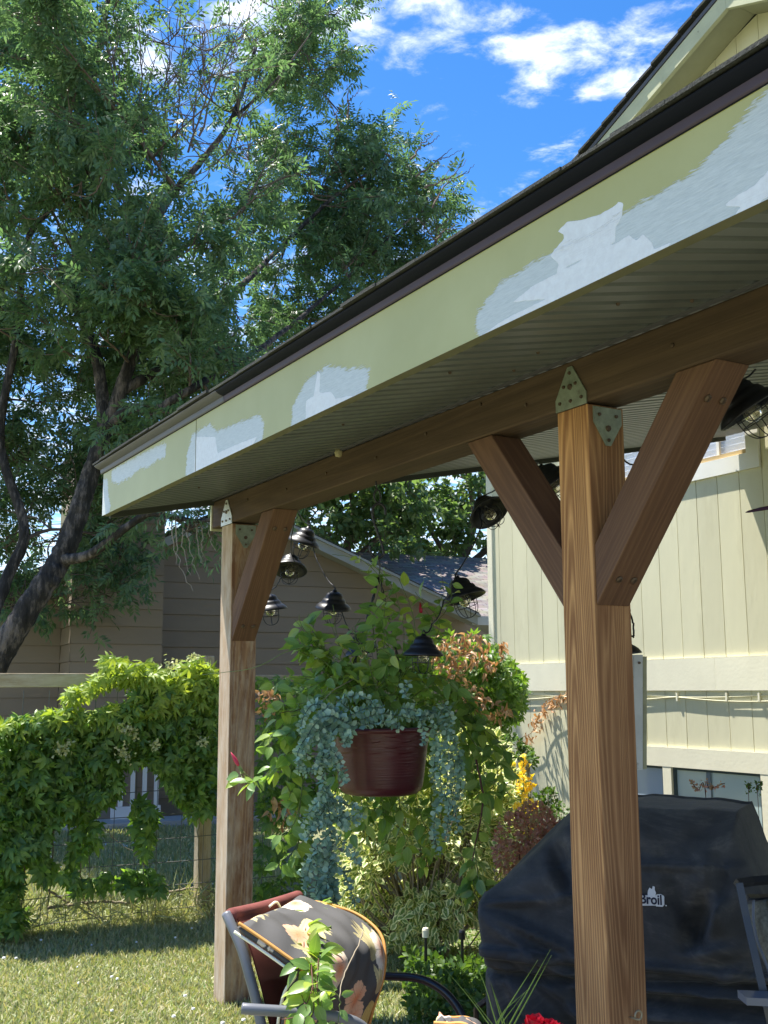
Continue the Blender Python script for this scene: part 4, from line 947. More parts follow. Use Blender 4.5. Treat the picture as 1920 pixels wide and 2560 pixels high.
wstem = [([(120, 2270, .02), (230, 2255, .0), (330, 2255, .02), (430, 2228, .0), (500, 2220, .02), (560, 2245, .0)], .011, M['tanstem']), ([(120, 2225, .02), (180, 2260, 0), (250, 2300, .02)], .009, M['tanstem']), ([(195, 1950, 0), (200, 2150, 0), (215, 2260, 0), (280, 2310, 0)], .007, M['tanstem']),
         ([(140, 1980, .05), (130, 2150, 0), (118, 2300, 0)], .007, M['tanstem']), ([(355, 2000, 0), (360, 2150, 0), (352, 2300, 0)], .008, M['tanstem']), ([(250, 2060, 0), (300, 2110, 0), (340, 2130, 0)], .003, M['tanstem']),
         ([(560, 1700, .1), (470, 1690, .2), (380, 1668, .2), (300, 1660, .15)], .006, M['greenstem']), ([(270, 1700, .1), (210, 1720, .15), (180, 1735, .15)], .003, M['greenstem']), ([(170, 1730, .15), (185, 1760, .1), (180, 1775, .1)], .002, M['greenstem']),
         ([(40, 1980, .1), (60, 2150, .05), (50, 2320, 0)], .007, M['tanstem']), ([(500, 2000, .1), (495, 2130, 0), (505, 2320, 0)], .006, M['tanstem'])]
def florets(t):
    T = leaf(.02, .018, 1, .1, .1); P = []
    for x, y in ((860, 600), (820, 580), (880, 630), (830, 750), (850, 780), (1360, 690), (440, 715), (400, 730), (1040, 700), (1290, 120), (1140, 165)):
        c = onax(x/2.676, 1600+y/2.676, 1, YF-.36); P.append(c+rnd(40, .022))
    P = np.vstack(P); n = len(P); scatter(t, T, frames(rnd(n), rnd(n), rng.uniform(.6, 1.2, n)), P, M['creamfl'], 0, massname='flower_cluster')
creeper('virginia_creeper', 'green creeper smothering the left stretch of the wire fence, hanging in swags', [(mA, 4100), (mB, 300), (mC, 95), (mD, 95), (mE, 110)], M['creeper'], T_PAL, stems=wstem, extra=florets)
creeper('creeper_shoots', 'bright lime young creeper shoots standing above the fence rail beside the far post', [(mF, 420), (mG, 90), (S([(0, 555), (400, 475), (700, 470), (860, 400), (1460, 300), (1460, 430), (800, 560), (400, 560), (0, 640)]), 500)], M['creeperlt'], palmate(.085, .026, 5, 3, .5), yd=(.1, .38), nparts=200, size=(.7, 1.1))
# right-hand creeper heaped at the house corner, part green part dried
mH = [(1040, 1600), (1090, 1590), (1160, 1580), (1230, 1590), (1280, 1640), (1310, 1690), (1325, 1740), (1300, 1800), (1270, 1850), (1230, 1880), (1100, 1900), (1000, 1900), (1000, 1650)]
creeper('corner_creeper', 'green creeper heaped against the corner of the cream house right of the hanging pot', [(mH, 620), ([(1200, 1620), (1290, 1660), (1325, 1740), (1300, 1800), (1230, 1830), (1190, 1740)], 300)], M['creeper'], T_PAL, nparts=250, size=(.75, 1.1), yd=(-.1, .35), loc=(5, YF, 0))
T_DRY = leaf(.058, .026, 3, .5, .7, 'ovate')
creeper('dried_creeper', 'dead orange-brown creeper leaves over the green creeper at the house corner', [([(1080, 1610), (1120, 1585), (1200, 1580), (1230, 1610), (1200, 1650), (1150, 1690), (1110, 1680), (1060, 1640)], 150), ([(1120, 1680), (1180, 1700), (1220, 1750), (1280, 1770), (1250, 1800), (1180, 1780), (1130, 1740)], 120), ([(1250, 1600), (1270, 1600), (1260, 1640), (1245, 1650)], 16), ([(1220, 1640), (1250, 1650), (1215, 1700), (1200, 1690)], 26)], M['dryleaf'], T_DRY, nparts=220, yd=(.3, .48), size=(.7, 1.3), loc=(4.8, YF, 0), cat='dead vine')
t = thing('dried_vine_strand', (XW-.05, 7.2, 1.3), 'dried tan vine strand drooping along the cream wall below the band board', 'dead vine')
P = np.array([onax(x, y, 0, XW-.05) for x, y in ((1420, 1735), (1390, 1745), (1365, 1760), (1345, 1790), (1330, 1830), (1300, 1850), (1296, 1900), (1300, 1960))]); sp_ = spline(P, 40); part('stem', *tube(sp_, .004, 5), M['tanstem'], t)
PP = sp_[rng.integers(0, 30, 95)]+rnd(95, .028)+np.array([-.01, 0, -.03]); scatter(t, T_DRY, frames(np.tile([0, 0, -1.], (95, 1))+rnd(95, .4), rnd(95), rng.uniform(.6, 1.1, 95)), PP, M['dryleaf'], 95)
# creeper behind the pot, along the fence to the right of the far post
creeper('fence_creeper', 'light green creeper on the fence between the far post and the hanging pot', [([(640, 1690), (760, 1700), (1040, 1640), (1050, 1900), (1000, 2050), (800, 2050), (640, 1980)], 900), ([(640, 1980), (780, 2000), (760, 2250), (640, 2280)], 160)], M['creeper'], T_PAL, nparts=200, loc=(3.4, YF, 0))
creeper('dried_fence_leaves', 'dried brown leaves clinging to the fence just right of the far post', [([(640, 1720), (690, 1720), (700, 1780), (650, 1790)], 40), ([(670, 1990), (770, 1990), (740, 2080), (670, 2070)], 60)], M['dryleaf'], T_DRY, nparts=100, yd=(.3, .42), loc=(3.3, YF, 0), cat='dead vine')
# ================================================================== SHRUBS AND BORDER
def shrub(name, label, blobs, mat, tm, size=(.8, 1.3), nparts=300, stem=M['tanstem'], nst=10, base=None, cat='shrub', upb=.6):
    cs = [np.array(at(x, y, d)) for x, y, d, *_ in blobs]; b = base if base is not None else np.mean(cs, axis=0)*[1, 1, 0]
    t = thing(name, b, label, cat); PP = []
    for c, (x, y, d, r, n) in zip(cs, blobs):
        v = rnd(n); v /= np.linalg.norm(v, axis=1)[:, None]; q = c+v*(r*rng.uniform(.55, 1.05, n)**.6)[:, None]; q[:, 2] = np.maximum(q[:, 2], .02); PP.append(q)
        for k in range(3 if len(blobs) > 8 else nst//2):
            e_ = c+rng.normal(0, r*.4, 3); P = spline([b+rng.normal(0, .05, 3)*[1, 1, 0], (b+e_)/2+rng.normal(0, .05, 3), e_], 8); part('stem', *tube(P, np.linspace(.008, .003, 8), 5), stem, t)
    PP = np.vstack(PP); n = len(PP); c0 = np.mean(PP, axis=0); outd = PP-c0; outd /= np.linalg.norm(outd, axis=1)[:, None]+1e-6
    scatter(t, tm, frames(outd+rnd(n, .7), np.tile([0, 0, upb], (n, 1))-.4*F0+rnd(n, .5), rng.uniform(*size, n)), PP, mat, nparts)
    return t
T_EUO = leaf(.050, .034, 4, .15, .35, 'ovate')
bl_ = []
for k in range(44):
    x, y = rng.uniform(880, 1240), rng.uniform(1930, 2300)
    if x > 1180 and y < 1980: continue
    bl_.append((x, y, rng.uniform(6.3, 6.8), .16, 170))
bl_ += [(1150, 1860, 6.6, .12, 130), (1220, 1880, 6.6, .12, 130), (1250, 1960, 6.5, .13, 140), (1190, 1920, 6.6, .14, 150), (1090, 1960, 6.7, .14, 150), (1270, 2080, 6.4, .12, 120), (900, 2180, 6.3, .12, 120)]
shrub('variegated_euonymus', 'cream and green variegated euonymus bush below the hanging pot', bl_, M['varieg'], T_EUO, size=(.75, 1.25), base=at(1060, 2350, 6.6)*[1, 1, 0])
T_S = leaf(.022, .013, 2, .1, .1, 'ovate')
shrub('red_barberry', 'small red-brown barberry bush beside the grill cover', [(1290, 2090, 5.7, .11, 420), (1335, 2060, 5.7, .10, 480), (1385, 2095, 5.7, .09, 350), (1275, 2140, 5.6, .08, 220), (1345, 2130, 5.6, .09, 300)], M['redshrub'], T_S, size=(1.0, 1.5), base=at(1320, 2150, 5.7)*[1, 1, 0], stem=M['redstem'], nst=3)
shrub('green_shrub', 'upright small-leaved green shrub growing against the cream wall', [(1345, 2010, 6.4, .05, 90), (1372, 1985, 6.4, .035, 70), (1378, 2020, 6.4, .05, 100), (1330, 2040, 6.4, .06, 110), (1400, 2030, 6.3, .05, 60)], M['shrub'], T_S, size=(1, 1.5), base=at(1360, 2080, 6.4)*[1, 1, 0])
shrub('dark_shrub', 'darker green small-leaved shrub behind the yellow flowers', [(1240, 1880, 6.9, .10, 260), (1275, 1870, 6.9, .08, 200), (1310, 1880, 6.9, .05, 110), (1230, 1940, 6.9, .10, 200), (1325, 1900, 6.7, .04, 60)], M['shrub'], T_S, size=(1.1, 1.8), base=at(1270, 2000, 6.9)*[1, 1, 0])
T_PET = leaf(.034, .03, 2, .35, .3, 'round')
for nm, lab, pts_ in (('yellow_snapdragon', 'tall yellow flower spike in front of the cream wall', [(1308, 1895), (1306, 1915), (1300, 1935), (1318, 1935), (1312, 1955), (1300, 1960), (1320, 1970), (1312, 1985)]), ('yellow_daylily', 'low cluster of yellow blossoms above the red barberry', [(1300, 2015), (1315, 2005), (1335, 2015), (1300, 2030), (1322, 2028), (1312, 2078)])):
    c0 = at(pts_[0][0], pts_[0][1], 6.2); t = thing(nm, c0*[1, 1, 0], lab, 'flower')
    P = spline([at(1308, 2110, 6.2)*[1, 1, 0], at(1310, 2000, 6.2), c0], 10); part('stem', *tube(P, .004, 5), M['greenstem'], t)
    PP = np.vstack([at(x, y, 6.2)+rnd(8, .016) for x, y in pts_]); n = len(PP); scatter(t, T_PET, frames(rnd(n)+[0, 0, .3], rnd(n)-.6*F0, rng.uniform(.7, 1.15, n)), PP, M['yellowfl'], n, 'petal')
# sprigs standing in front of the basement windows, behind the grill
for lab, mt, pts_ in (('thin red-leaved sprig against the left half of the basement window', M['redshrub'], [((1765, 2000), (1745, 1975), (1725, 1952)), ((1765, 2000), (1772, 1970), (1785, 1968), (1812, 1958))]), ('thin green sprig at the right end of the basement window', M['shrub'], [((1895, 2000), (1893, 1980), (1902, 1955)), ((1872, 2000), (1875, 1975))])):
    t = thing('garden_sprig', at(1765 if 'red' in lab else 1890, 2100, 5.6)*[1, 1, 0], lab, 'plant')
    for pl2 in pts_:
        PX_ = [at(x, y, 5.6) for x, y in pl2]; base = np.array([PX_[0][0], PX_[0][1], 0]); P = spline([base]+PX_, 30); part('stem', *tube(P, .002, 4), M['redstem'], t)
        PP = P[rng.integers(10, 30, 34)]+rnd(34, .006); scatter(t, T_S, frames(rnd(34), rnd(34), rng.uniform(.7, 1.1, 34)), PP, mt, 34)
# low ground plants in the border and weeds along the fence foot
def cover(name, label, quad, n, tm, mat, size, hz_=.12):
    t = thing(name, np.array([*np.mean(quad, axis=0), 0]), label, 'ground cover', kind='stuff'); Q = samplepoly(quad, n); P = np.c_[Q, rng.uniform(.0, hz_, n)**1]
    scatter(t, tm, frames(np.tile([0, 0, .5], (n, 1))+rnd(n, .6), rnd(n)+[0, 0, .8], rng.uniform(*size, n)), P, mat, 0, massname='leaves'); return t
bq = [tuple(at(x, 2400, d)[:2]) for x, d in ((1010, 6.2), (1240, 6.0), (1250, 5.0), (1020, 5.1))]
cover('border_groundcover', 'low leafy ground cover between the euonymus and the grill', bq, 2600, T_S, M['shrub'], (1.2, 2.4), .14)
cover('fence_weeds', 'dry tangled weeds along the foot of the wire fence', [(-3.2, 7.12), (3.1, 7.12), (3.1, 7.45), (-3.2, 7.45)], 4200, leaf(.12, .006, 2, .1, .4, 'lance'), M['grassblade'], (.6, 1.7), .16)
for lab, x, y, capm, h in (('garden light stake with a cream cap under the euonymus', 1064, 2325, M['creamtrim'], 0), ('garden light stake with a dark cap left of the grill cover', 1155, 2330, M['tubeblack'], 0)):
    p = at(x, y, 5.9); t = thing('garden_light', p*[1, 1, 0], lab, 'garden light'); z = p[2]
    part('stake', *tube([(p[0], p[1], 0), (p[0], p[1], z)], .008, 8), M['tubeblack'], t); part('light_cap', *lathe([(.0, z-.035), (.017, z-.035), (.018, z), (.014, z+.010), (0, z+.014)], 12, (p[0], p[1], 0)), capm, t)
p = onax(1065, 2395, 2, .03)
V, F2 = obox(p-R0*.06-Z0*.03, R0*.10, F0*.09, Z0*.055); b_ = part('red_paver', V, F2, M['brick']); tag(b_, 'single red paver lying at the border edge below the euonymus', 'paver')
# lawn grass: blades standing on the ground sheet
def grass(name, lab, region, n, size, mat=M['grassblade'], tm=leaf(.038, .0075, 2, .1, .5, 'lance')):
    Q = np.array(region); t = thing(name, np.array([*np.mean(Q, axis=0), 0]), lab, 'grass', kind='stuff'); q = samplepoly(region, n); P = np.c_[q, np.zeros(n)]
    scatter(t, tm, frames(np.tile([0, 0, 1.], (n, 1))+rnd(n, .55)*[1, 1, .3], rnd(n), rng.uniform(*size, n)), P, mat, 0, massname='blades'); return t
def wedge(x0, x1, d0, d1): return [tuple((CAM+F0*d+R0*((x-960)/2796*d))[:2]) for x, d in ((x0, d0), (x1, d0), (x1, d1), (x0, d1))]
grass('lawn_grass', 'short dry lawn grass in front of the fence', wedge(-150, 640, 4.6, 7.6), 42000, (.5, 1.25))
grass('lawn_grass', 'lawn grass between the chair and the grill', wedge(560, 1300, 3.9, 6.6), 30000, (.5, 1.2))
grass('neighbour_grass', 'lawn grass beyond the wire fence', wedge(-100, 700, 7.6, 13), 46000, (.7, 1.6), tm=leaf(.055, .011, 1, .1, .4, 'lance'))
grass('clover_patch', 'small clover leaves scattered through the lawn', wedge(-150, 1300, 4.2, 7.4), 16000, (.5, 1.0), M['clover'], merge([(v@rotz(a).T, f, u) for a in (0, 2.1, 4.2) for v, f, u in [leaf(.02, .018, 1, .1, .1, 'round')]]))
wt = thing('clover_blossoms', (1, 6, 0), 'tiny white clover blossoms dotted over the lawn', 'flowers', kind='stuff')
q = np.vstack([samplepoly(wedge(-150, 640, 4.6, 7.6), 34), samplepoly(wedge(-100, 700, 7.6, 13), 70), samplepoly(wedge(600, 1300, 4.5, 6.5), 16)]); n = len(q)
P = np.c_[q, rng.uniform(.03, .06, n)]; mb = MB()
for p in P: q_ = rng.uniform(.6, 1.5); mb.add(*lathe([(0, -.006*q_), (.008*q_, -.002), (.006*q_, .004), (0, .006)], 6, p))
mb.build('blossoms', M['white'], wt, kind='stuff')

# ================================================================== HANGING POT
PD = 4.45
hk = thing('s_hook', at(940, 1215, 4.47), 'large black twisted S-hook hanging from an eye bolt under the beam, carrying the burgundy pot', 'hook')
def pxl(P, d=None): return [at(p[0], p[1], (p[2] if len(p) > 2 else d)) for p in P]
hb = at(940, 1209, 4.47); hb[2] = 2.346
part('eye_bolt', *tube(spline([hb]+pxl([(941, 1222), (935, 1235), (938, 1250), (946, 1256), (951, 1245), (949, 1230), (942, 1221)], 4.47), 40), .0035, 6), M['chain'], hk, smooth=True)
P = spline(pxl([(964, 1287), (962, 1270), (952, 1260), (938, 1262), (931, 1276), (934, 1300), (945, 1335), (956, 1366), (958, 1385), (948, 1395), (934, 1391), (926, 1378), (925, 1364)], 4.47), 90)
part('hook_rod', *tube(P, .0055, 8), M['chain'], hk, smooth=True)
Q = np.array([P[i]+.0062*(math.cos(i*.9)*RT+math.sin(i*.9)*FW) for i in range(8, 82)]); part('twisted_wire', *tube(Q, .0018, 5), M['chain'], hk)
pc_c = at(952, 1905, PD); ztop = at(952, 1822, PD)[2]; zbot = at(952, 1985, PD)[2]
hp = thing('hanging_pot', (pc_c[0], pc_c[1], zbot), 'burgundy ribbed plastic pot hanging from three chains', 'plant pot')
prof = []; m = 60; RT_ = .192; Hh = ztop-zbot
for i in range(m+1):
    t = i/m; r = .158+(RT_-.158)*min(1, t*1.0)**.8
    if t < .14: r = .125+(r-.125)*math.sqrt(1-(1-t/.14)**2)
    prof.append((r+.0005*math.sin(t*150)*(1 if t > .15 else 0), t*Hh))
nn = 72; V = []; Fc = []
for i, (r, z) in enumerate(prof):
    t = i/m
    for k in range(nn):
        a = 2*math.pi*k/nn; dz_ = .0055*math.sin(a*9+(2.6 if (int(t*12) % 2) else 0))*min(1, max(0, (t-.45)*3)); V.append((pc_c[0]+r*math.cos(a), pc_c[1]+r*math.sin(a), zbot+z+dz_*(1 if t < .97 else 0)))
for i in range(m):
    for k in range(nn): Fc.append((i*nn+k, i*nn+(k+1) % nn, (i+1)*nn+(k+1) % nn, (i+1)*nn+k))
Fc.append(tuple(range(nn))[::-1])
part('pot_body', V, Fc, M['pot'], hp, smooth=True)
part('rim', *lathe([(RT_-.001, Hh-.012), (RT_+.007, Hh-.008), (RT_+.008, Hh+.006), (RT_-.006, Hh+.008), (RT_-.008, Hh-.03), (0, Hh-.03)], 72, (pc_c[0], pc_c[1], zbot)), M['pot'], hp, smooth=True)
part('soil', *lathe([(RT_-.008, Hh-.022), (.1, Hh-.012), (0, Hh-.008)], 30, (pc_c[0], pc_c[1], zbot)), M['soil'], hp)
top = at(948, 1440, 4.47); top0 = at(947, 1398, 4.47)
part('chain_ring', *tube(spline([top0, (top+top0)/2+[.004, 0, 0], top], 8), .003, 6), M['chain'], hp)
for a in (2.3, 2.75, .2):
    e_ = np.array([pc_c[0]+(RT_-.01)*math.cos(a), pc_c[1]+(RT_-.01)*math.sin(a), ztop-.01]); n = 60; mb = MB()
    ax = (e_-top)/np.linalg.norm(e_-top); s1 = np.cross(ax, [0, 0, 1.]); s1 /= np.linalg.norm(s1)+1e-9; s2 = np.cross(ax, s1)
    for sgn in (0, math.pi):
        Q = [top+(e_-top)*i/n+.0035*(math.cos(i*.9+sgn)*s1+math.sin(i*.9+sgn)*s2) for i in range(n+1)]; mb.tube(Q, .0027, 5)
    mb.build('hanger_chain', M['chain'], hp)

# eucalyptus strands (artificial, blue-green discs)
T_EUC = leaf(1, .92, 3, .12, .12, 'round')
eu = thing('eucalyptus_garland', (pc_c[0], pc_c[1], ztop), 'trailing artificial blue-green eucalyptus strands spilling over the rim of the burgundy pot', 'plant')
str_ = []
def strand(P, side=.0, d=PD):
    str_.append(([(x, y, q-.13) for x, y, q in P], side))
    if P[-1][0] < 920 and P[-1][1] > 1880 and rng.random() < .35: str_.append(([P[0][:2]+(P[0][2]-.10,)]+[(x+rng.normal(0, 9), y+rng.normal(0, 9)-8, q-.13+rng.normal(0, .03)) for x, y, q in P[1:]], side))
for P in ([(870, 1800, 4.30), (800, 1790, 4.25), (770, 1850, 4.22), (765, 1900, 4.2)], [(880, 1810, 4.28), (820, 1790, 4.22), (780, 1820, 4.2), (752, 1890, 4.18), (745, 1935, 4.18)], [(860, 1800, 4.3), (800, 1830, 4.22), (830, 1900, 4.2), (860, 1960, 4.2)],
          [(850, 1790, 4.3), (790, 1760, 4.25), (760, 1790, 4.22), (750, 1830, 4.2)], [(860, 1800, 4.28), (815, 1850, 4.22), (795, 1920, 4.2), (760, 1935, 4.2)], [(900, 1810, 4.26), (860, 1830, 4.24), (870, 1860, 4.23)],
          [(830, 1830, 4.22), (822, 1900, 4.2), (805, 1950, 4.2), (815, 2000, 4.2), (790, 2040, 4.2)], [(815, 1980, 4.2), (825, 2060, 4.2), (828, 2150, 4.2), (826, 2260, 4.2)],
          [(826, 1960, 4.2), (790, 2010, 4.18), (760, 2050, 4.17), (750, 2065, 4.17)], [(820, 1990, 4.2), (860, 2010, 4.2), (890, 2020, 4.2), (905, 2045, 4.2)], [(826, 2000, 4.2), (850, 2040, 4.2), (868, 2075, 4.2)],
          [(826, 2050, 4.2), (790, 2070, 4.18), (760, 2100, 4.17)], [(827, 2080, 4.2), (790, 2120, 4.18), (770, 2180, 4.17), (760, 2240, 4.17), (740, 2285, 4.17)], [(827, 2080, 4.2), (860, 2110, 4.2), (885, 2140, 4.2), (900, 2165, 4.2)],
          [(828, 2120, 4.2), (800, 2170, 4.2), (790, 2230, 4.2), (800, 2290, 4.2), (812, 2330, 4.2)], [(828, 2150, 4.2), (860, 2180, 4.2), (875, 2220, 4.2), (890, 2260, 4.2)], [(827, 2190, 4.2), (835, 2260, 4.2), (840, 2310, 4.2)], [(800, 2130, 4.18), (775, 2150, 4.18), (755, 2200, 4.18)],
          [(826, 2150, 4.2), (815, 2230, 4.15), (808, 2290, 4.1), (790, 2345, 4.05)], [(826, 2180, 4.2), (790, 2240, 4.15), (775, 2290, 4.1), (748, 2320, 4.05)], [(828, 2200, 4.2), (840, 2270, 4.15), (832, 2340, 4.1)], [(815, 2210, 4.2), (800, 2270, 4.12), (770, 2300, 4.08)],
          [(830, 2000, 4.2), (800, 2040, 4.2), (780, 2060, 4.2), (770, 2080, 4.2)], [(840, 2060, 4.2), (880, 2040, 4.2), (895, 2060, 4.2)],
          [(1040, 1800, 4.3), (1085, 1780, 4.28), (1110, 1800, 4.28), (1120, 1870, 4.28), (1118, 1960, 4.28), (1122, 2030, 4.28), (1112, 2110, 4.28)], [(1080, 1800, 4.3), (1090, 1850, 4.3), (1085, 1930, 4.3), (1092, 1985, 4.3)], [(1100, 1790, 4.28), (1110, 1760, 4.28), (1125, 1790, 4.28), (1128, 1830, 4.28)],
          [(1095, 1790, 4.3), (1140, 1860, 4.32), (1150, 1930, 4.32), (1150, 2000, 4.32)], [(1112, 1980, 4.28), (1090, 2030, 4.28), (1085, 2090, 4.28), (1100, 2135, 4.28)], [(1120, 2000, 4.28), (1140, 2040, 4.28), (1145, 2080, 4.28)], [(1105, 1850, 4.28), (1100, 1920, 4.28), (1106, 1990, 4.28)], [(1130, 1880, 4.3), (1138, 1940, 4.3), (1130, 2010, 4.3)],
          [(900, 1800, 4.24), (950, 1785, 4.22), (1000, 1790, 4.24), (1050, 1800, 4.26)], [(870, 1790, 4.26), (920, 1770, 4.24), (960, 1770, 4.24)], [(960, 1800, 4.22), (990, 1810, 4.22), (1000, 1825, 4.22)], [(1000, 1770, 4.26), (1040, 1780, 4.24), (1060, 1830, 4.23), (1058, 1860, 4.23)], [(1020, 1750, 4.28), (1010, 1720, 4.28), (1025, 1705, 4.28)], [(880, 1780, 4.28), (850, 1750, 4.28), (900, 1740, 4.28), (940, 1760, 4.26)], [(900, 1815, 4.23), (940, 1808, 4.22), (985, 1812, 4.22)], [(1030, 1790, 4.24), (1060, 1790, 4.24), (1080, 1800, 4.25)], [(850, 1800, 4.24), (880, 1820, 4.22), (860, 1860, 4.22), (875, 1850, 4.22)]): strand(P)
LP = []; LD = []; LU = []; LS = []
for P, _ in str_:
    C = spline(pxl(P), 60); seg = np.linalg.norm(np.diff(C, axis=0), axis=1); Ln = seg.sum(); part('strand_stem', *tube(C[::3], .0016, 5), M['eucstem'], eu)
    n = max(4, int(Ln/.0082)); cum = np.concatenate([[0], np.cumsum(seg)])
    for j in range(n):
        s_ = (j+.5)/n*Ln; i = min(np.searchsorted(cum, s_), 58); p = C[i]; T = C[i+1]-C[i-1]; T /= np.linalg.norm(T)+1e-9
        a = j*math.pi/2+rng.normal(0, .3); side = np.cross(T, RT); side /= np.linalg.norm(side)+1e-9; s2 = np.cross(T, side)
        for sg in (1, -1):
            dv = (math.cos(a)*side+math.sin(a)*s2)*sg; dd = dv*.9+T*.45+rng.normal(0, .2, 3)
            LP.append(p+dv*.002); LD.append(dd); LU.append(T*.7+rng.normal(0, .35, 3)-FW*.5+Z0*.3); LS.append(rng.uniform(.018, .029)*(1-.35*(s_/Ln)**3))
LP, LD, LU = map(np.array, (LP, LD, LU)); scatter(eu, T_EUC, frames(LD, LU, LS), LP, M['eucalyptus'], 300, 'leaf')

# mandevilla
T_MAN = leaf(1, .56, 5, .16, .22, 'ovate')
mv = thing('mandevilla', (pc_c[0], pc_c[1], ztop-.01), 'glossy green mandevilla vine with pink buds twining out of the burgundy pot', 'plant')
ST = []
base = (950, 1815, PD)
def ms(P, r=.0022, mt='greenstem', sp=.045, sz=(.046, .076), n0=.15): ST.append((P, r, mt, sp, sz, n0))
# rising and arching shoots
for P in ([base, (900, 1740, 4.4), (830, 1680, 4.35), (760, 1640, 4.3), (715, 1600, 4.3)], [base, (880, 1700, 4.4), (800, 1620, 4.35), (770, 1560, 4.35), (778, 1525, 4.35)], [base, (860, 1720, 4.45), (790, 1700, 4.4), (720, 1690, 4.35), (690, 1720, 4.3)],
          [base, (840, 1720, 4.4), (770, 1660, 4.4), (740, 1600, 4.4), (718, 1570, 4.4)], [base, (900, 1690, 4.5), (850, 1610, 4.5), (830, 1560, 4.5)], [base, (940, 1650, 4.45), (930, 1540, 4.45), (950, 1460, 4.45), (945, 1410, 4.45)],
          [base, (960, 1640, 4.4), (955, 1560, 4.4), (960, 1500, 4.42)], [base, (1000, 1660, 4.5), (1010, 1560, 4.5), (990, 1470, 4.5)], [base, (1020, 1700, 4.5), (1060, 1600, 4.5), (1090, 1540, 4.5), (1110, 1480, 4.5)],
          [base, (1040, 1660, 4.5), (1080, 1580, 4.5), (1060, 1530, 4.5)], [base, (1010, 1690, 4.4), (1040, 1620, 4.4), (1030, 1560, 4.4)], [base, (900, 1700, 4.3), (870, 1660, 4.28), (840, 1650, 4.28)], [base, (930, 1680, 4.3), (900, 1600, 4.3), (880, 1570, 4.3)],
          [base, (880, 1740, 4.3), (820, 1740, 4.25), (760, 1760, 4.2), (720, 1760, 4.2)], [base, (970, 1700, 4.3), (980, 1640, 4.3), (960, 1600, 4.3)], [base, (860, 1760, 4.35), (770, 1780, 4.3), (690, 1800, 4.25), (660, 1830, 4.2)], [base, (860, 1700, 4.3), (790, 1640, 4.3), (740, 1630, 4.3)],
          [base, (1050, 1730, 4.5), (1110, 1700, 4.5), (1160, 1720, 4.5)], [base, (1050, 1760, 4.6), (1130, 1740, 4.6), (1200, 1780, 4.6), (1230, 1840, 4.6)], [base, (830, 1700, 4.35), (780, 1600, 4.35), (740, 1545, 4.35)], [base, (920, 1720, 4.28), (890, 1690, 4.26)], [base, (990, 1730, 4.3), (1000, 1690, 4.3)]): ms(P)
# left side shoots with the lit leaves and the bud
for P in ([base, (820, 1800, 4.3), (740, 1850, 4.2), (680, 1850, 4.15), (650, 1880, 4.15)], [base, (830, 1810, 4.3), (730, 1880, 4.15), (690, 1920, 4.1), (640, 1950, 4.1), (600, 1925, 4.1)], [base, (800, 1800, 4.3), (740, 1820, 4.2), (700, 1870, 4.2)], [(760, 1830, 4.25), (730, 1960, 4.2), (715, 2010, 4.2), (740, 2030, 4.2)],
          [(760, 1900, 4.25), (740, 2060, 4.2), (700, 2090, 4.2), (690, 2130, 4.2)], [(760, 2000, 4.25), (745, 2100, 4.2), (720, 2160, 4.2), (700, 2160, 4.2)]): ms(P)
# trailing below the pot, in the shade of the roof
for P in ([base, (860, 1830, 4.6), (850, 1960, 4.65), (870, 2040, 4.65), (880, 2110, 4.65)], [base, (900, 1840, 4.66), (900, 2000, 4.68), (920, 2060, 4.68), (905, 2130, 4.68)], [base, (960, 1840, 4.68), (960, 2000, 4.7), (970, 2080, 4.7), (960, 2140, 4.7)], [base, (1000, 1840, 4.68), (1000, 2000, 4.7), (1010, 2080, 4.7), (1020, 2180, 4.7)], [base, (1040, 1830, 4.68), (1040, 2000, 4.7), (1050, 2100, 4.7), (1060, 2200, 4.7)],
          [base, (1100, 1800, 4.6), (1160, 1850, 4.6), (1180, 1930, 4.6), (1190, 2000, 4.6)], [base, (1120, 1780, 4.6), (1180, 1800, 4.6), (1230, 1870, 4.6), (1250, 1950, 4.6), (1240, 2010, 4.6)], [base, (1080, 1820, 4.6), (1150, 1850, 4.6), (1170, 1940, 4.6), (1160, 2000, 4.6)], [base, (1100, 1760, 4.62), (1160, 1760, 4.62), (1200, 1820, 4.62), (1210, 1900, 4.62)], [base, (1050, 1820, 4.7), (1080, 2000, 4.72), (1075, 2100, 4.72), (1085, 2160, 4.72)],
          [base, (1120, 1800, 4.55), (1200, 1880, 4.5), (1215, 1960, 4.5), (1205, 2040, 4.5)], [base, (930, 1840, 4.66), (940, 1990, 4.7), (950, 2020, 4.7)], [base, (980, 1840, 4.66), (985, 2000, 4.7), (1000, 2040, 4.7)]): ms(P)
ms([(1190, 1900, 4.4), (1205, 2000, 4.35), (1185, 2120, 4.3), (1172, 2230, 4.3)], .0042, 'redstem', .06, (.06, .08)); ms([(1172, 2230, 4.3), (1160, 2290, 4.3), (1180, 2360, 4.3), (1215, 2440, 4.3)], .0018, 'greenstem', .3); ms([(1185, 2120, 4.3), (1200, 2200, 4.25), (1230, 2215, 4.25), (1250, 2210, 4.25)], sp=.025); ms([(1178, 2180, 4.3), (1190, 2225, 4.25), (1205, 2260, 4.25)], sp=.025); ms([(1172, 2200, 4.3), (1150, 2230, 4.28), (1135, 2250, 4.28)], sp=.03)
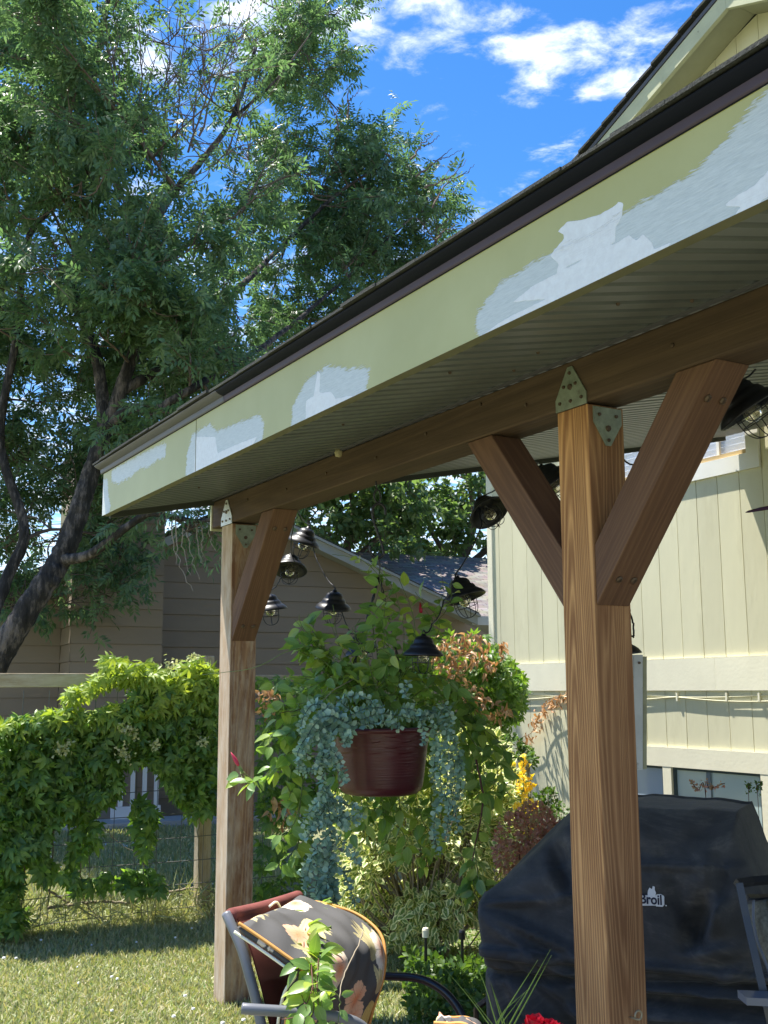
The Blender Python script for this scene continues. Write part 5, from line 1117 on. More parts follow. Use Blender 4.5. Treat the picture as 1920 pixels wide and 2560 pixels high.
# long strands over the chair
for P in ([(826, 2250, 4.1), (800, 2330, 3.6), (795, 2400, 3.2), (790, 2470, 3.05), (800, 2560, 3.0), (805, 2640, 3.0)], [(820, 2240, 4.1), (770, 2300, 3.5), (760, 2390, 3.2), (750, 2450, 3.1), (770, 2520, 3.0)], [(830, 2260, 4.1), (790, 2350, 3.4), (778, 2430, 3.1), (780, 2520, 3.0), (760, 2600, 3.0)], [(840, 2300, 4.0), (782, 2370, 3.3), (775, 2470, 3.05), (740, 2530, 3.0), (700, 2540, 3.0)]): ms(P, .0020, 'redstem', .036, (.045, .068))
ms([(905, 2330, 3.4), (895, 2370, 3.3), (865, 2440, 3.1), (850, 2510, 3.0)], .0022, 'tanstem', .5); ms([(850, 2510, 3.0), (835, 2480, 3.0), (800, 2480, 3.0), (800, 2520, 3.0)], .0015, 'greenstem', .05, (.025, .04)); ms([(850, 2510, 3.0), (850, 2560, 3.0), (845, 2620, 3.0)], .0015, 'greenstem', .04, (.03, .045))
# long wandering runners
ms([(850, 1650, 4.3), (800, 1620, 4.3), (720, 1630, 4.3), (640, 1670, 4.35), (560, 1683, 4.6), (500, 1690, 5.0)], .002, 'greenstem', 1.0); ms([(830, 1760, 4.3), (760, 1770, 4.25), (700, 1780, 4.2)], .002, 'redstem', .5); ms([(900, 1690, 4.3), (830, 1730, 4.2), (770, 1790, 4.15)], .002, 'tanstem', .6)
ms([(946, 1440, 4.45), (920, 1410, 4.45), (890, 1392, 4.45), (828, 1383, 4.45)], .0018, 'greenstem', .09, (.05, .07)); ms([(945, 1440, 4.45), (925, 1436, 4.45), (900, 1430, 4.45)], .0015, 'greenstem', .05, (.06, .08)); ms([(1110, 1480, 4.5), (1105, 1450, 4.5), (1098, 1420, 4.5)], .001, 'redstem', .06, (.02, .03))
ST2 = []
for P, r, mt, sp_, sz, n0_ in ST:
    ST2.append((P, r, mt, sp_*.86, sz, n0_))
    if mt == 'greenstem' and sp_ == .045 and len(P) >= 4:
        for q_ in range(1 if P[-1][1] < 2300 and P[-1][0] < 1300 else 0):
            ST2.append(([P[0]]+[(x+rng.normal(0, 20), y+rng.normal(0, 20), d+rng.normal(0, .05)) for x, y, *_ in P[1:] for d in [_[0] if _ else PD]], r, mt, .043, sz, .3))
LP = []; LD = []; LU = []; LS = []
for P, r, mt, sp_, sz, n0_ in ST2:
    C = spline(pxl(P), 50); C += np.cumsum(rng.normal(0, .0008, C.shape), axis=0); seg = np.linalg.norm(np.diff(C, axis=0), axis=1); Ln = seg.sum(); cum = np.concatenate([[0], np.cumsum(seg)])
    part('stem', *tube(C[::2], np.linspace(r, r*.6, 25), 5), M[mt], mv, smooth=True)
    n = int(Ln*(1-n0_)/sp_); s_ = Ln*n0_+np.arange(n)*sp_
    for j, q in enumerate(s_):
        i = int(min(max(np.searchsorted(cum, q), 1), 48)); T = C[i+1]-C[i-1]; T /= np.linalg.norm(T)+1e-9; side = np.cross(T, [0, 0, 1.])+.4*rng.normal(0, 1, 3); side -= T*(side@T); side /= np.linalg.norm(side)+1e-9
        for sg in (1, -1):
            if rng.random() < .12: continue
            LP.append(C[i]+side*sg*.008); LD.append(side*sg+T*.5+rng.normal(0, .4, 3)+[0, 0, -.25]); LU.append(np.array([0, 0, .8])-F0*.5+rng.normal(0, .5, 3)); LS.append(rng.uniform(*sz))
LP, LD, LU = map(np.array, (LP, LD, LU)); scatter(mv, T_MAN, frames(LD, LU, LS), LP, M['mandevilla'], 300, 'leaf')
def bud(a, b, r, mat):
    a, b = at(*a), at(*b); P = [a+(b-a)*t for t in (0, .2, .45, .75, 1)]; V, F2 = tube(P, [r*.5, r*.9, r, r*.6, r*.05], 8); return V, F2
part('bud', *bud((597, 1915, 4.1), (577, 1880, 4.1), .0075, M['pinkfl']), M['pinkfl'], mv, smooth=True, label='pink pointed bud at the far left shoot')
part('calyx', *bud((608, 1935, 4.1), (594, 1908, 4.1), .006, M['greenstem']), M['greenstem'], mv, smooth=True)
part('bud', *bud((1053, 1535, 4.45), (1050, 1505, 4.45), .008, M['redfl']), M['redfl'], mv, smooth=True, label='red bud near the hanging lantern')
part('calyx', *bud((1053, 1545, 4.45), (1053, 1528, 4.45), .006, M['creamfl']), M['creamtrim'], mv, smooth=True)

# ================================================================== LANTERN STRING
def make_lantern():
    t = thing('cage_lantern', (0, 0, 0), 'x', 'lantern', 'black caged pendant lanterns of the light string')
    part('collar', *lathe([(0, .012), (.010, .011), (.013, .002), (.020, -.001)], 16), M['blackmetal'], t, smooth=True)
    part('loop', *tube([(.0, -.0, .008), (.008, 0, .018), (.003, 0, .026), (-.006, 0, .022), (-.008, 0, .012), (0, 0, .008)], .0018, 5), M['blackmetal'], t)
    part('shade', *lathe([(.012, 0), (.026, -.003), (.040, -.011), (.047, -.022), (.049, -.034), (.052, -.038), (.060, -.042), (.065, -.052), (.068, -.061), (.078, -.067), (.090, -.077), (.0985, -.090), (.0985, -.094), (.094, -.094), (.084, -.081), (.070, -.072), (.060, -.062), (.050, -.046), (.040, -.040), (0, -.040)], 32), M['blackmetal'], t, smooth=True)
    part('bulb', *lathe([(.010, -.05), (.012, -.062), (.020, -.074), (.027, -.088), (.028, -.102), (.022, -.118), (.010, -.127), (0, -.129)], 18), M['bulb'], t, smooth=True)
    mb = MB()
    for r, z in ((.052, -.103), (.050, -.126)):
        mb.tube([(r*math.cos(a), r*math.sin(a), z) for a in np.linspace(0, 2*math.pi, 25)], .0017, 5, cap=False)
    for k in range(3):
        a = k*math.pi/3; P = [(r*math.cos(a), r*math.sin(a), z) for r, z in ((.052, -.095), (.051, -.126), (.046, -.15), (.030, -.170), (0, -.178), (-.030, -.170), (-.046, -.15), (-.051, -.126), (-.052, -.095))]
        mb.tube(spline(P, 26), .0017, 5, cap=False)
    mb.build('cage', M['blackmetal'], t); return t
L0 = make_lantern()
LN = [(757, 1362, 6.2, (.33, .94, -.10), 'uppermost black caged lantern just right of the far post brace, tilted down to the right'), (724, 1428, 6.15, (.02, 1, .42), 'black caged lantern right of the far post brace showing its clear bulb from below'), (676, 1528, 6.3, (-.13, 1, -.10), 'black caged lantern half hidden behind the far post brace'),
      (833, 1524, 6.0, (.10, 1, -.22), 'black caged lantern between the far post and the pot, above the bright mandevilla leaves'), (1161, 1500, 4.75, (-.30, 1, .12), 'black caged lantern before the shingled neighbour roof, rim tilted up rightwards'), (1058, 1642, 4.15, (.03, 1, .0), 'black caged lantern low beside the pot in front of the dried orange creeper'),
      (1225, 1285, 5.0, (-.42, .8, .55), 'black caged lantern tilted open behind the left brace of the near post'), (1392, 1215, 4.35, (-.62, .85, .1), 'black caged lantern half hidden behind the top of the near post'), (1880, 1030, 3.05, (-.52, .80, .05), 'large near black caged lantern at the right edge under the ceiling'),
      (905, 1634, 5.9, (-.3, 1, 0), 'black caged lantern nearly buried in the mandevilla leaves above the pot'), (1531, 1643, 3.75, (-.1, 1, 0), 'black caged lantern peeking out behind the near post above the white wire frame')]
ltop = []
for i, (x, y, d, u, lab) in enumerate(LN):
    o = L0 if i == 0 else copy_tree(L0)
    up3 = R0*u[0]+Z0*u[1]+F0*u[2]; up3 /= np.linalg.norm(up3); c = at(x, y, d); p = c+up3*.098
    o.location = tuple(p); o.rotation_mode = 'QUATERNION'; o.rotation_quaternion = Vector(tuple(up3)).to_track_quat('Z', 'X'); o['label'] = lab
    if i == 5: o.scale = (.78,)*3; o.location = tuple(c+up3*.0765); p = c+up3*.0765
    ltop.append(p+up3*.022)
lc = thing('light_cord', at(900, 1200, 5.5), 'thin black twisted cord linking the caged lanterns under the ceiling', 'cord')
def cord(*P):
    P = [p if not isinstance(p, tuple) else at(*p) for p in P]; Q = []
    for a, b in zip(P[:-1], P[1:]):
        for t in np.linspace(0, 1, 14)[:-1]: q = a+(b-a)*t; q = q-Z0*.02*math.sin(math.pi*t); Q.append(q)
    Q.append(P[-1]); part('cord_length', *tube(np.array(Q)+rnd(len(Q), .0008), .0032, 6), M['blackmetal'], lc, smooth=True)
cord((741, 1270, 5.55), ltop[0]); cord((738, 1275, 5.5), (728, 1345, 5.9), ltop[1]); cord(ltop[1], (700, 1450, 6.2), ltop[2]); cord(ltop[0], (790, 1395, 6.1), ltop[3]); cord(ltop[3], (870, 1570, 5.95), ltop[9])
cord(ltop[4], (1205, 1312, 4.95), ltop[6]); cord(ltop[6], (1290, 1180, 4.6), (1283, 1098, 4.2)); cord((1282, 1098, 4.1), ltop[7]); cord((1888, 925, 3.2), ltop[8]); cord((1558, 1148, 3.7), (1610, 1147, 3.8), (1700, 1130, 4)); cord(ltop[10], (1583, 1590, 3.75), (1584, 1560, 3.72), (1560, 1450, 3.6)); cord(ltop[5], (1080, 1560, 4.2), (1110, 1500, 4.4), ltop[4])
cord((1560, 1208, 3.9), (1600, 1190, 4.0), (1700, 1160, 4.1))

# ================================================================== OLD WIRE FRAME ON THE BACK OF THE NEAR POST
FD = 3.62
wq = thing('shadow_box', at(1540, 1925, FD), 'weathered white wooden shadow box with chicken wire hanging behind the near post', 'shadow box')
def fb(x0, x1, y0, y1, d, name, mt, th=.03, par=None):
    a, b, c, e_ = at(x0, y1, d), at(x1, y1, d), at(x1, y0, d), at(x0, y0, d); n = F0*th
    V = [a, b, c, e_, a+n, b+n, c+n, e_+n]; return part(name, V, [(0, 1, 2, 3), (7, 6, 5, 4), (0, 4, 5, 1), (1, 5, 6, 2), (2, 6, 7, 3), (3, 7, 4, 0)], mt, par or wq)
fb(1585, 1607, 1637, 1925, FD, 'frame_board', M['frameold']); fb(1607.5, 1617, 1641, 1923, FD+.002, 'frame_board', M['frameside'], .028)
fb(1455, 1584, 1637, 1690, FD, 'frame_board', M['frameold']); fb(1455, 1584, 1900, 1925, FD, 'frame_board', M['frameold']); fb(1455, 1477, 1691, 1899, FD, 'frame_board', M['frameold'])
fb(1478, 1584, 1790, 1800, FD+.01, 'shelf', M['frameold'])
fb(1560, 1583, 1745, 1789, FD+.012, 'dark_lining', M['dark']); fb(1540, 1583, 1835, 1898, FD+.012, 'dark_lining', M['dark'])
c = at(1598, 1657, FD-.003); part('bolt', *tube([c, c-F0*.006], [.005, .004], 8), M['bolt'], wq)
mb = MB(); r_ = 7.0
for i in range(11):
    for j in range(16):
        x = 1478+i*10.5+(j % 2)*5.2; y = 1692+j*13; 
        if x > 1583 or y > 1898: continue
        a = at(x, y, FD+.004)
        for ex, ey in ((5.2, 5), (-5.2, 5), (0, -5)): mb.tube([a, at(x+ex, y+ey, FD+.004)], .0006, 3, cap=False)
mb.build('chicken_wire', M['wire'], wq, kind='stuff')
# purple pointed rod
t = thing('purple_rod', at(1900, 1272, 3.6), 'thin dark purple pointed rod reaching in from the right in front of the cream wall', 'rod')
P = pxl([(1864, 1281, 3.6), (1872, 1279, 3.6), (1900, 1273, 3.6), (1935, 1267, 3.6), (2050, 1245, 3.6)]); part('rod', *tube(P, [.0012, .004, .006, .007, .007], 8), M['purple'], t, smooth=True)

# ================================================================== COVERED GRILL
GD = 3.98                       # distance of the cover's front at its left corner
GA_ = rad(25); Rg = R0*math.cos(GA_)-F0*math.sin(GA_); Fg = F0*math.cos(GA_)+R0*math.sin(GA_); GP0 = CAM*[1, 1, 0]+R0*.318+F0*GD
def gloc(lat, up, dep): return GP0+Rg*(lat-.345)+Fg*(dep-GD)+Z0*up
def gpt(lat, up, dep): return CAM*[1, 1, 0]+R0*lat+F0*dep+Z0*up
def sm(a, b, x): x = np.clip((x-a)/(b-a), 0, 1); return x*x*(3-2*x)
gr = thing('grill_cover', gpt(1.05, .03, 4.2), 'black dusty fabric cover draped over a barbecue grill, with a white printed logo', 'grill cover')
def gtop(x):     # ridge, brow and seam heights along the length
    k = np.clip((x-.345)/(.66-.345), 0, 1)
    zt_ = .80+(1.095-.80)*k
    zt_ = np.where(x > 1.20, 1.095-(x-1.20)*3.2, zt_); zt_ = np.maximum(zt_, .80)
    zb_ = .775+(.93-.775)*k; zb_ = np.where(x > 1.19, .93-(x-1.19)*1.3, zb_); zb_ = np.maximum(zb_, .775)
    return zt_, zb_
xs = np.concatenate([np.linspace(.335, 1.70, 230)]); prof_t = np.linspace(0, 1, 190)
GV = np.zeros((len(xs), len(prof_t), 3))
def crease(L_, U, p, q, w_, h):    # wrinkle along a line in (lateral, height)
    p = np.array(p); q = np.array(q); e_ = q-p; t = np.clip(((L_-p[0])*e_[0]+(U-p[1])*e_[1])/(e_@e_), 0, 1)
    d = np.hypot(L_-p[0]-t*e_[0], U-p[1]-t*e_[1]); return h*np.exp(-(d/w_)**2)*np.sin(math.pi*np.clip(t*.9+.08, 0, 1))
for i, x in enumerate(xs):
    zt_, zb_ = gtop(np.array(x)); zt_ = float(zt_); zb_ = float(zb_); k = float(np.clip((x-.345)/(.66-.345), 0, 1))
    dip = .012*math.sin((x-.345)*9)*(1 if x < .74 else .3)
    ctrl = [(4.62, .06), (4.60, .55), (4.58, zt_-.05), (4.52, zt_-.005), (4.42, zt_+.002), (4.22, zt_+dip), (4.16-.02*k, zt_-.012), (4.04, (zt_*.45+zb_*.55)+.03*k), (GD+.0, zb_+.012), (GD-.03, zb_-.02), (GD-.035, zb_-.10), (GD-.03, .63), (GD-.02, .60), (GD-.022, .55), (GD-.03, .42), (GD-.035, .25), (GD-.05, .07)]
    C = spline([(a, b, 0) for a, b in ctrl], len(prof_t)); GV[i, :, 0] = x; GV[i, :, 1] = C[:, 1]; GV[i, :, 2] = C[:, 0]
Lm, Um, Dm = GV[..., 0].copy(), GV[..., 1].copy(), GV[..., 2].copy()
front = sm(.0, 1, np.clip((4.30-Dm)/.22, 0, 1))
w_ = np.zeros_like(Lm)
w_ += .020*np.exp(-((Um-.575+.02*np.sin(Lm*3))/.012)**2)*-1+.012*np.exp(-((Um-.62)/.012)**2)
for u, h, ww in ((.545, .022, .015), (.505, -.024, .014), (.47, .022, .017), (.425, -.024, .018), (.36, .030, .030), (.27, -.022, .028), (.18, .022, .045)): w_ += h*np.exp(-((Um-u-.02*np.sin(Lm*2.6+u*9)+.03*np.clip(.9-Lm, 0, 1)**1*(1 if u < .6 else 0))/ww)**2)*sm(.55, .95, Lm)
for p, q, ww, h in (((.36, .76), (.80, .60), .020, .022), ((.36, .74), (.80, .50), .022, .024), ((.36, .72), (.85, .36), .030, .020), ((.37, .70), (.75, .15), .035, .022), ((.37, .66), (.55, .08), .03, .018), ((.36, .77), (.62, .80), .012, .012), ((.62, .80), (.80, .86), .012, .010), ((.60, .98), (.72, .80), .03, -.022), ((.72, .95), (.76, .62), .02, .014),
                    ((1.12, .96), (1.17, .72), .03, .022), ((1.18, .95), (1.04, .64), .035, -.024), ((1.02, .66), (1.25, .70), .02, .018), ((1.19, .84), (1.10, .70), .018, .016), ((.85, 1.08), (.98, .96), .03, .010), ((1.02, 1.0), (1.22, 1.1), .03, -.010), ((.8, .93), (1.3, .935), .012, .010), ((1.1, .55), (1.25, .66), .02, .012), ((1.3, .9), (1.42, .78), .02, .02), ((1.0, .92), (1.12, .66), .03, -.012), ((.9, .10), (1.6, .16), .05, .02), ((.45, .40), (.50, .05), .03, .016), ((.66, .45), (.72, .08), .04, -.012)):
    w_ += crease(Lm, Um, p, q, ww, h)
ph = np.sin(Lm*31+3*np.sin(Um*9))*.4+np.sin(Um*37+2*np.sin(Lm*13))*.35+np.sin((Lm*1.3+Um)*61)*.2
w_ = w_*3.0+ph*.0045
Dn = Dm-w_*front; Un = Um+w_*(1-front)*.8+w_*.25*front*(Um > .62)
Dn = Dn+np.where(Lm < .385, ((.385-Lm)/.05)**2*.09, 0)*front; GP = GP0+(Lm[..., None]-.345)*Rg+(Dn[..., None]-GD)*Fg+Un[..., None]*Z0
# left end narrows a little towards the ground
GP = GP+Rg*np.where(Lm < .42, (.80-Um)*.045*(.42-Lm)/.085, 0)[..., None]
q = len(prof_t); V = GP.reshape(-1, 3); Fc = [(i*q+j, (i+1)*q+j, (i+1)*q+j+1, i*q+j+1) for i in range(len(xs)-1) for j in range(q-1)]
Fc += [tuple(range(q))[::-1]]+[tuple((len(xs)-1)*q+j for j in range(q))]
Fc = [f[::-1] for f in Fc]
def covermat():
    m, nt, p = newmat('dusty_black_cover_fabric'); tc = N(nt, 'ShaderNodeTexCoord')
    n = N(nt, 'ShaderNodeTexNoise', i_Scale=4.5, i_Detail=9.0, i_Roughness=.72, i_Distortion=.8); mpg = N(nt, 'ShaderNodeMapping'); mpg.inputs['Scale'].default_value = (.8, .8, 1.9); L(nt, tc.outputs['Object'], mpg.inputs[0]); L(nt, mpg.outputs[0], n.inputs['Vector'])
    n2 = N(nt, 'ShaderNodeTexNoise', i_Scale=900.0, i_Detail=2.0); L(nt, tc.outputs['Object'], n2.inputs['Vector'])
    n3 = N(nt, 'ShaderNodeTexNoise', i_Scale=16.0, i_Detail=5.0, i_Roughness=.6); L(nt, tc.outputs['Object'], n3.inputs['Vector'])
    k = mth(nt, 'ADD', n.outputs[0], mth(nt, 'MULTIPLY', mth(nt, 'SUBTRACT', n3.outputs[0], .5), .4))
    cr = N(nt, 'ShaderNodeValToRGB'); L(nt, k, cr.inputs[0]); els = cr.color_ramp.elements
    els[0].position = .34; els[0].color = (.042, .043, .044, 1); els[1].position = .74; els[1].color = (.15, .138, .12, 1)
    x = els.new(.54); x.color = (.066, .065, .064, 1)
    L(nt, cr.outputs[0], p.inputs['Base Color']); p.inputs['Roughness'].default_value = .7; p.inputs['Specular IOR Level'].default_value = .2
    p.inputs['Sheen Weight'].default_value = .1; p.inputs['Sheen Roughness'].default_value = .5
    b = N(nt, 'ShaderNodeBump', i_Strength=.5, i_Distance=.0006); L(nt, n2.outputs[0], b.inputs['Height'])
    b2 = N(nt, 'ShaderNodeBump', i_Strength=.8, i_Distance=.006); L(nt, n3.outputs[0], b2.inputs['Height']); L(nt, b.outputs[0], b2.inputs['Normal']); L(nt, b2.outputs[0], p.inputs['Normal'])
    return m
M['cover'] = covermat()
cv = part('cover_fabric', V, Fc, M['cover'], gr, smooth=True)
# seam cord and small strap hole
# logo: white outline panel with flame and dark lettering, lying on the front
def gfront(lat, up):      # depth of the cover's front at a place
    m_ = (np.abs(Lm-lat) < .01) & (Dm < 4.15); a = np.abs(Un-up)+np.where(m_, 0, 9); i = np.unravel_index(np.argmin(a), a.shape); return Dn[i]
def glogo(px, py, off=.004):
    p = onpl(px, py, gpt(0, 0, GD-.045), F0); lat = p@R0; u = p[2]; return p, lat, u
GN = GP0+Fg*(-.045)
def glat(px, py): p = onpl(px, py, GN, Fg); return (p-GP0)@Rg+.345, p[2]
dfront = min(gfront(*glat(x, y)) for x in (1545, 1580, 1620, 1660) for y in (2225, 2250, 2280, 2295))-.003
DP = GP0+Fg*(dfront-GD)
def lg(px, py, o=0.0): return onpl(px, py, DP-Fg*o, Fg)
def rrect(cx, cy, w_, h, r, n=5):
    P = []
    for sx, sy, a0 in ((1, 1, 0), (-1, 1, 90), (-1, -1, 180), (1, -1, 270)):
        for k in range(n+1): a = rad(a0+90*k/n); P.append((cx+sx*(w_/2-r)+r*math.cos(a), cy+sy*(h/2-r)+r*math.sin(a)))
    return P
def flat(P, o, th, name, mt, par):
    a = [lg(x, y, o) for x, y in P]; b = [p-Fg*th for p in a]; n = len(P)
    ob = part(name, a+b, [tuple(range(n)), tuple(range(n, 2*n))[::-1]]+[(i, (i+1) % n, (i+1) % n+n, i+n) for i in range(n)], mt, par)
    bm = bmesh.new(); bm.from_mesh(ob.data); bmesh.ops.recalc_face_normals(bm, faces=bm.faces); bm.to_mesh(ob.data); bm.free(); return ob
logo = flat(rrect(1536, 2251, 252, 32, 8)[:0]+rrect(1590, 2251, 142, 26, 6), 0, .001, 'logo_panel', M['white'], gr)
flat([(1641, 2236), (1652, 2235), (1660, 2240), (1661, 2262), (1657, 2267), (1640, 2266)], .0012, .001, 'panel_edge', M['white'], logo)
flat([(1622, 2246), (1619, 2235), (1620, 2226), (1624, 2219), (1630, 2223), (1632, 2215), (1637, 2217), (1637, 2225), (1640, 2232), (1638, 2243)], .0014, .001, 'flame', M['white'], logo)
mink = plain('logo_ink', (.018, .022, .05), rough=.6)
def text(s, px, py, size, par, mt, off=.003):
    cu = D.curves.new('lettering', 'FONT'); cu.body = s; cu.size = size; cu.extrude = .0006; cu.offset = .0009; cu.align_x = 'RIGHT'
    o = D.objects.new('lettering', cu); COL.objects.link(o); dg = bpy.context.evaluated_depsgraph_get(); me = D.meshes.new_from_object(o.evaluated_get(dg)); D.objects.remove(o); me.materials.clear(); me.materials.append(mt)
    o = D.objects.new('lettering', me); COL.objects.link(o); o.parent = par; p = lg(px, py, off)-org(par); x, z = Rg*(.86 if len(s) > 1 else 1), Z0; y = -Fg
    o.matrix_local = Matrix(((x[0], z[0], y[0], p[0]), (x[1], z[1], y[1], p[1]), (x[2], z[2], y[2], p[2]), (0, 0, 0, 1)))
    return o
text('Broil', 1656, 2262, .043, logo, mink)
text('.', 1667, 2265, .02, logo, M['white'], .001)

# ================================================================== FLOOR CUSHIONED SLING CHAIR (left)
sc_ = thing('sling_chair', gpt(-.1, .03, 3.5), 'metal patio chair with a burgundy sling back and slate-blue arm, standing by the far post', 'chair')
near = spline(pxl([(566, 2284, 3.35), (578, 2312, 3.33), (604, 2372, 3.3), (624, 2440, 3.28), (640, 2500, 3.27), (655, 2570, 3.26), (700, 2760, 3.25)]), 30)
part('back_tube', *tube(near, .0145, 10), M['tubeblue'], sc_, smooth=True)
far = spline(pxl([(745, 2242, 3.95), (765, 2300, 3.93), (800, 2420, 3.9), (840, 2560, 3.9), (880, 2700, 3.9)]), 24); part('back_tube', *tube(far, .0145, 10), M['tubeblue'], sc_, smooth=True)
n1 = near+R0*.022+Z0*.0; n2 = np.array([far[int(i*23/29)] for i in range(30)])
V = []; m_ = 14
for i in range(30):
    for j in range(m_):
        t = j/(m_-1); p = n1[i]+(n2[i]-n1[i])*t; V.append(p+(-Z0*.02+R0*.012)*math.sin(math.pi*t))
V2 = [v+R0*.004+F0*.002 for v in V]; k = len(V)
Fc = [(i*m_+j, i*m_+j+1, (i+1)*m_+j+1, (i+1)*m_+j) for i in range(29) for j in range(m_-1)]; Fc += [tuple(a+k for a in f[::-1]) for f in Fc]
part('sling_back', V+V2, Fc, M['sling'], sc_, smooth=True)
part('top_rail', *tube(spline([near[1]+R0*.01, at(650, 2272, 3.6), at(710, 2254, 3.8), far[0]], 16), .021, 10), M['sling'], sc_, smooth=True)
part('tie', *tube(spline(pxl([(672, 2268, 3.62), (690, 2255, 3.66), (700, 2268, 3.68), (704, 2282, 3.68)]), 14), .004, 6), M['creamtrim'], sc_, smooth=True)
part('arm', *tube(spline(pxl([(605, 2521, 3.10), (640, 2524, 3.10), (760, 2532, 3.12), (850, 2544, 3.14), (905, 2566, 3.16), (950, 2620, 3.18)]), 26), .0145, 10), M['tubeblue'], sc_, smooth=True)
part('arm', *tube(spline(pxl([(930, 2436, 3.85), (960, 2440, 3.85), (1040, 2445, 3.82), (1090, 2465, 3.8), (1130, 2500, 3.78), (1158, 2550, 3.76), (1175, 2640, 3.75)]), 26), .0135, 10), M['tubeblack'], sc_, smooth=True)
for a, b in ((at(700, 2760, 3.25), gpt(-.32, .03, 3.2)), (at(950, 2620, 3.18), gpt(.06, .03, 3.12)), (at(1175, 2640, 3.75), gpt(.34, .03, 3.72)), (at(880, 2700, 3.9), gpt(-.02, .03, 3.95))): part('leg', *tube([a, b], .013, 8), M['tubeblue'], sc_)
V, F2 = obox(gpt(-.25, .36, 3.22), R0*.5, F0*.55, Z0*.03); part('seat', V, F2, M['sling'], sc_)
# folded floral cushion over the chair back
def floral():
    m, nt, p = newmat('floral_print_fabric'); vc = N(nt, 'ShaderNodeVertexColor', layer_name='print'); tc = N(nt, 'ShaderNodeTexCoord')
    n = N(nt, 'ShaderNodeTexNoise', i_Scale=600.0, i_Detail=2.0); L(nt, tc.outputs['Object'], n.inputs['Vector'])
    L(nt, vc.outputs[0], p.inputs['Base Color']); p.inputs['Roughness'].default_value = .85
    b = N(nt, 'ShaderNodeBump', i_Strength=.5, i_Distance=.0006); L(nt, n.outputs[0], b.inputs['Height']); L(nt, b.outputs[0], p.inputs['Normal']); return m
M['floral'] = floral()
def printcol(U, Vv):
    """hibiscus flowers and fronds printed on charcoal cloth; U, V in metres"""
    C = np.tile(np.array([.075, .073, .072]), (len(U), 1)); rs = np.random.default_rng(5)
    cols = [(.62, .50, .16), (.55, .47, .24), (.42, .36, .18), (.70, .60, .30)]
    for k in range(36):      # fronds
        x, y = rs.uniform(-.1, .7), rs.uniform(-.1, 1.0); a0 = rs.uniform(0, 6.28); c = np.array(cols[k % 4])
        for j in range(7):
            a = a0+(j-3)*.28; L0_ = .12-.012*abs(j-3); dx, dy = U-x, Vv-y; s_ = dx*math.cos(a)+dy*math.sin(a); t_ = -dx*math.sin(a)+dy*math.cos(a)
            w_ = .0095*np.sin(np.clip(s_/L0_, 0, 1)*math.pi)**.7; msk = (s_ > 0) & (s_ < L0_) & (np.abs(t_) < w_); sh = .75+.45*np.clip(np.abs(t_)/.009, 0, 1)
            C[msk] = (c[None, :]*sh[:, None])[msk]
    for k in range(26):      # hibiscus
        x, y = ((.13, .16), (.34, .05), (.47, .30), (.10, .42), (.36, .52), (.22, .66), (.48, .74))[k] if k < 7 else (rs.uniform(-.1, .7), rs.uniform(-.1, 1.0)); R = rs.uniform(.045, .065); a0 = rs.uniform(0, 6)
        dx, dy = U-x, Vv-y; r = np.hypot(dx, dy); a = np.arctan2(dy, dx)+a0; lim = R*(.72+.28*np.abs(np.cos(a*2.5))**.6+.03*np.sin(a*23)); msk = r < lim
        t = np.clip(r/lim, 0, 1); outer = np.array([.72, .62, .50]) if k % 3 else np.array([.66, .40, .26]); inner = np.array([.62, .22, .10])
        cc = inner+(outer-inner)*np.clip(t*1.5-.1, 0, 1)[:, None]; vein = .8+.2*np.clip(np.abs(np.sin(a*10))*3, 0, 1); gapm = np.abs(np.cos(a*2.5)) < .10; cc = cc*vein[:, None]; cc[gapm] *= .55
        C[msk] = cc[msk]
    return C
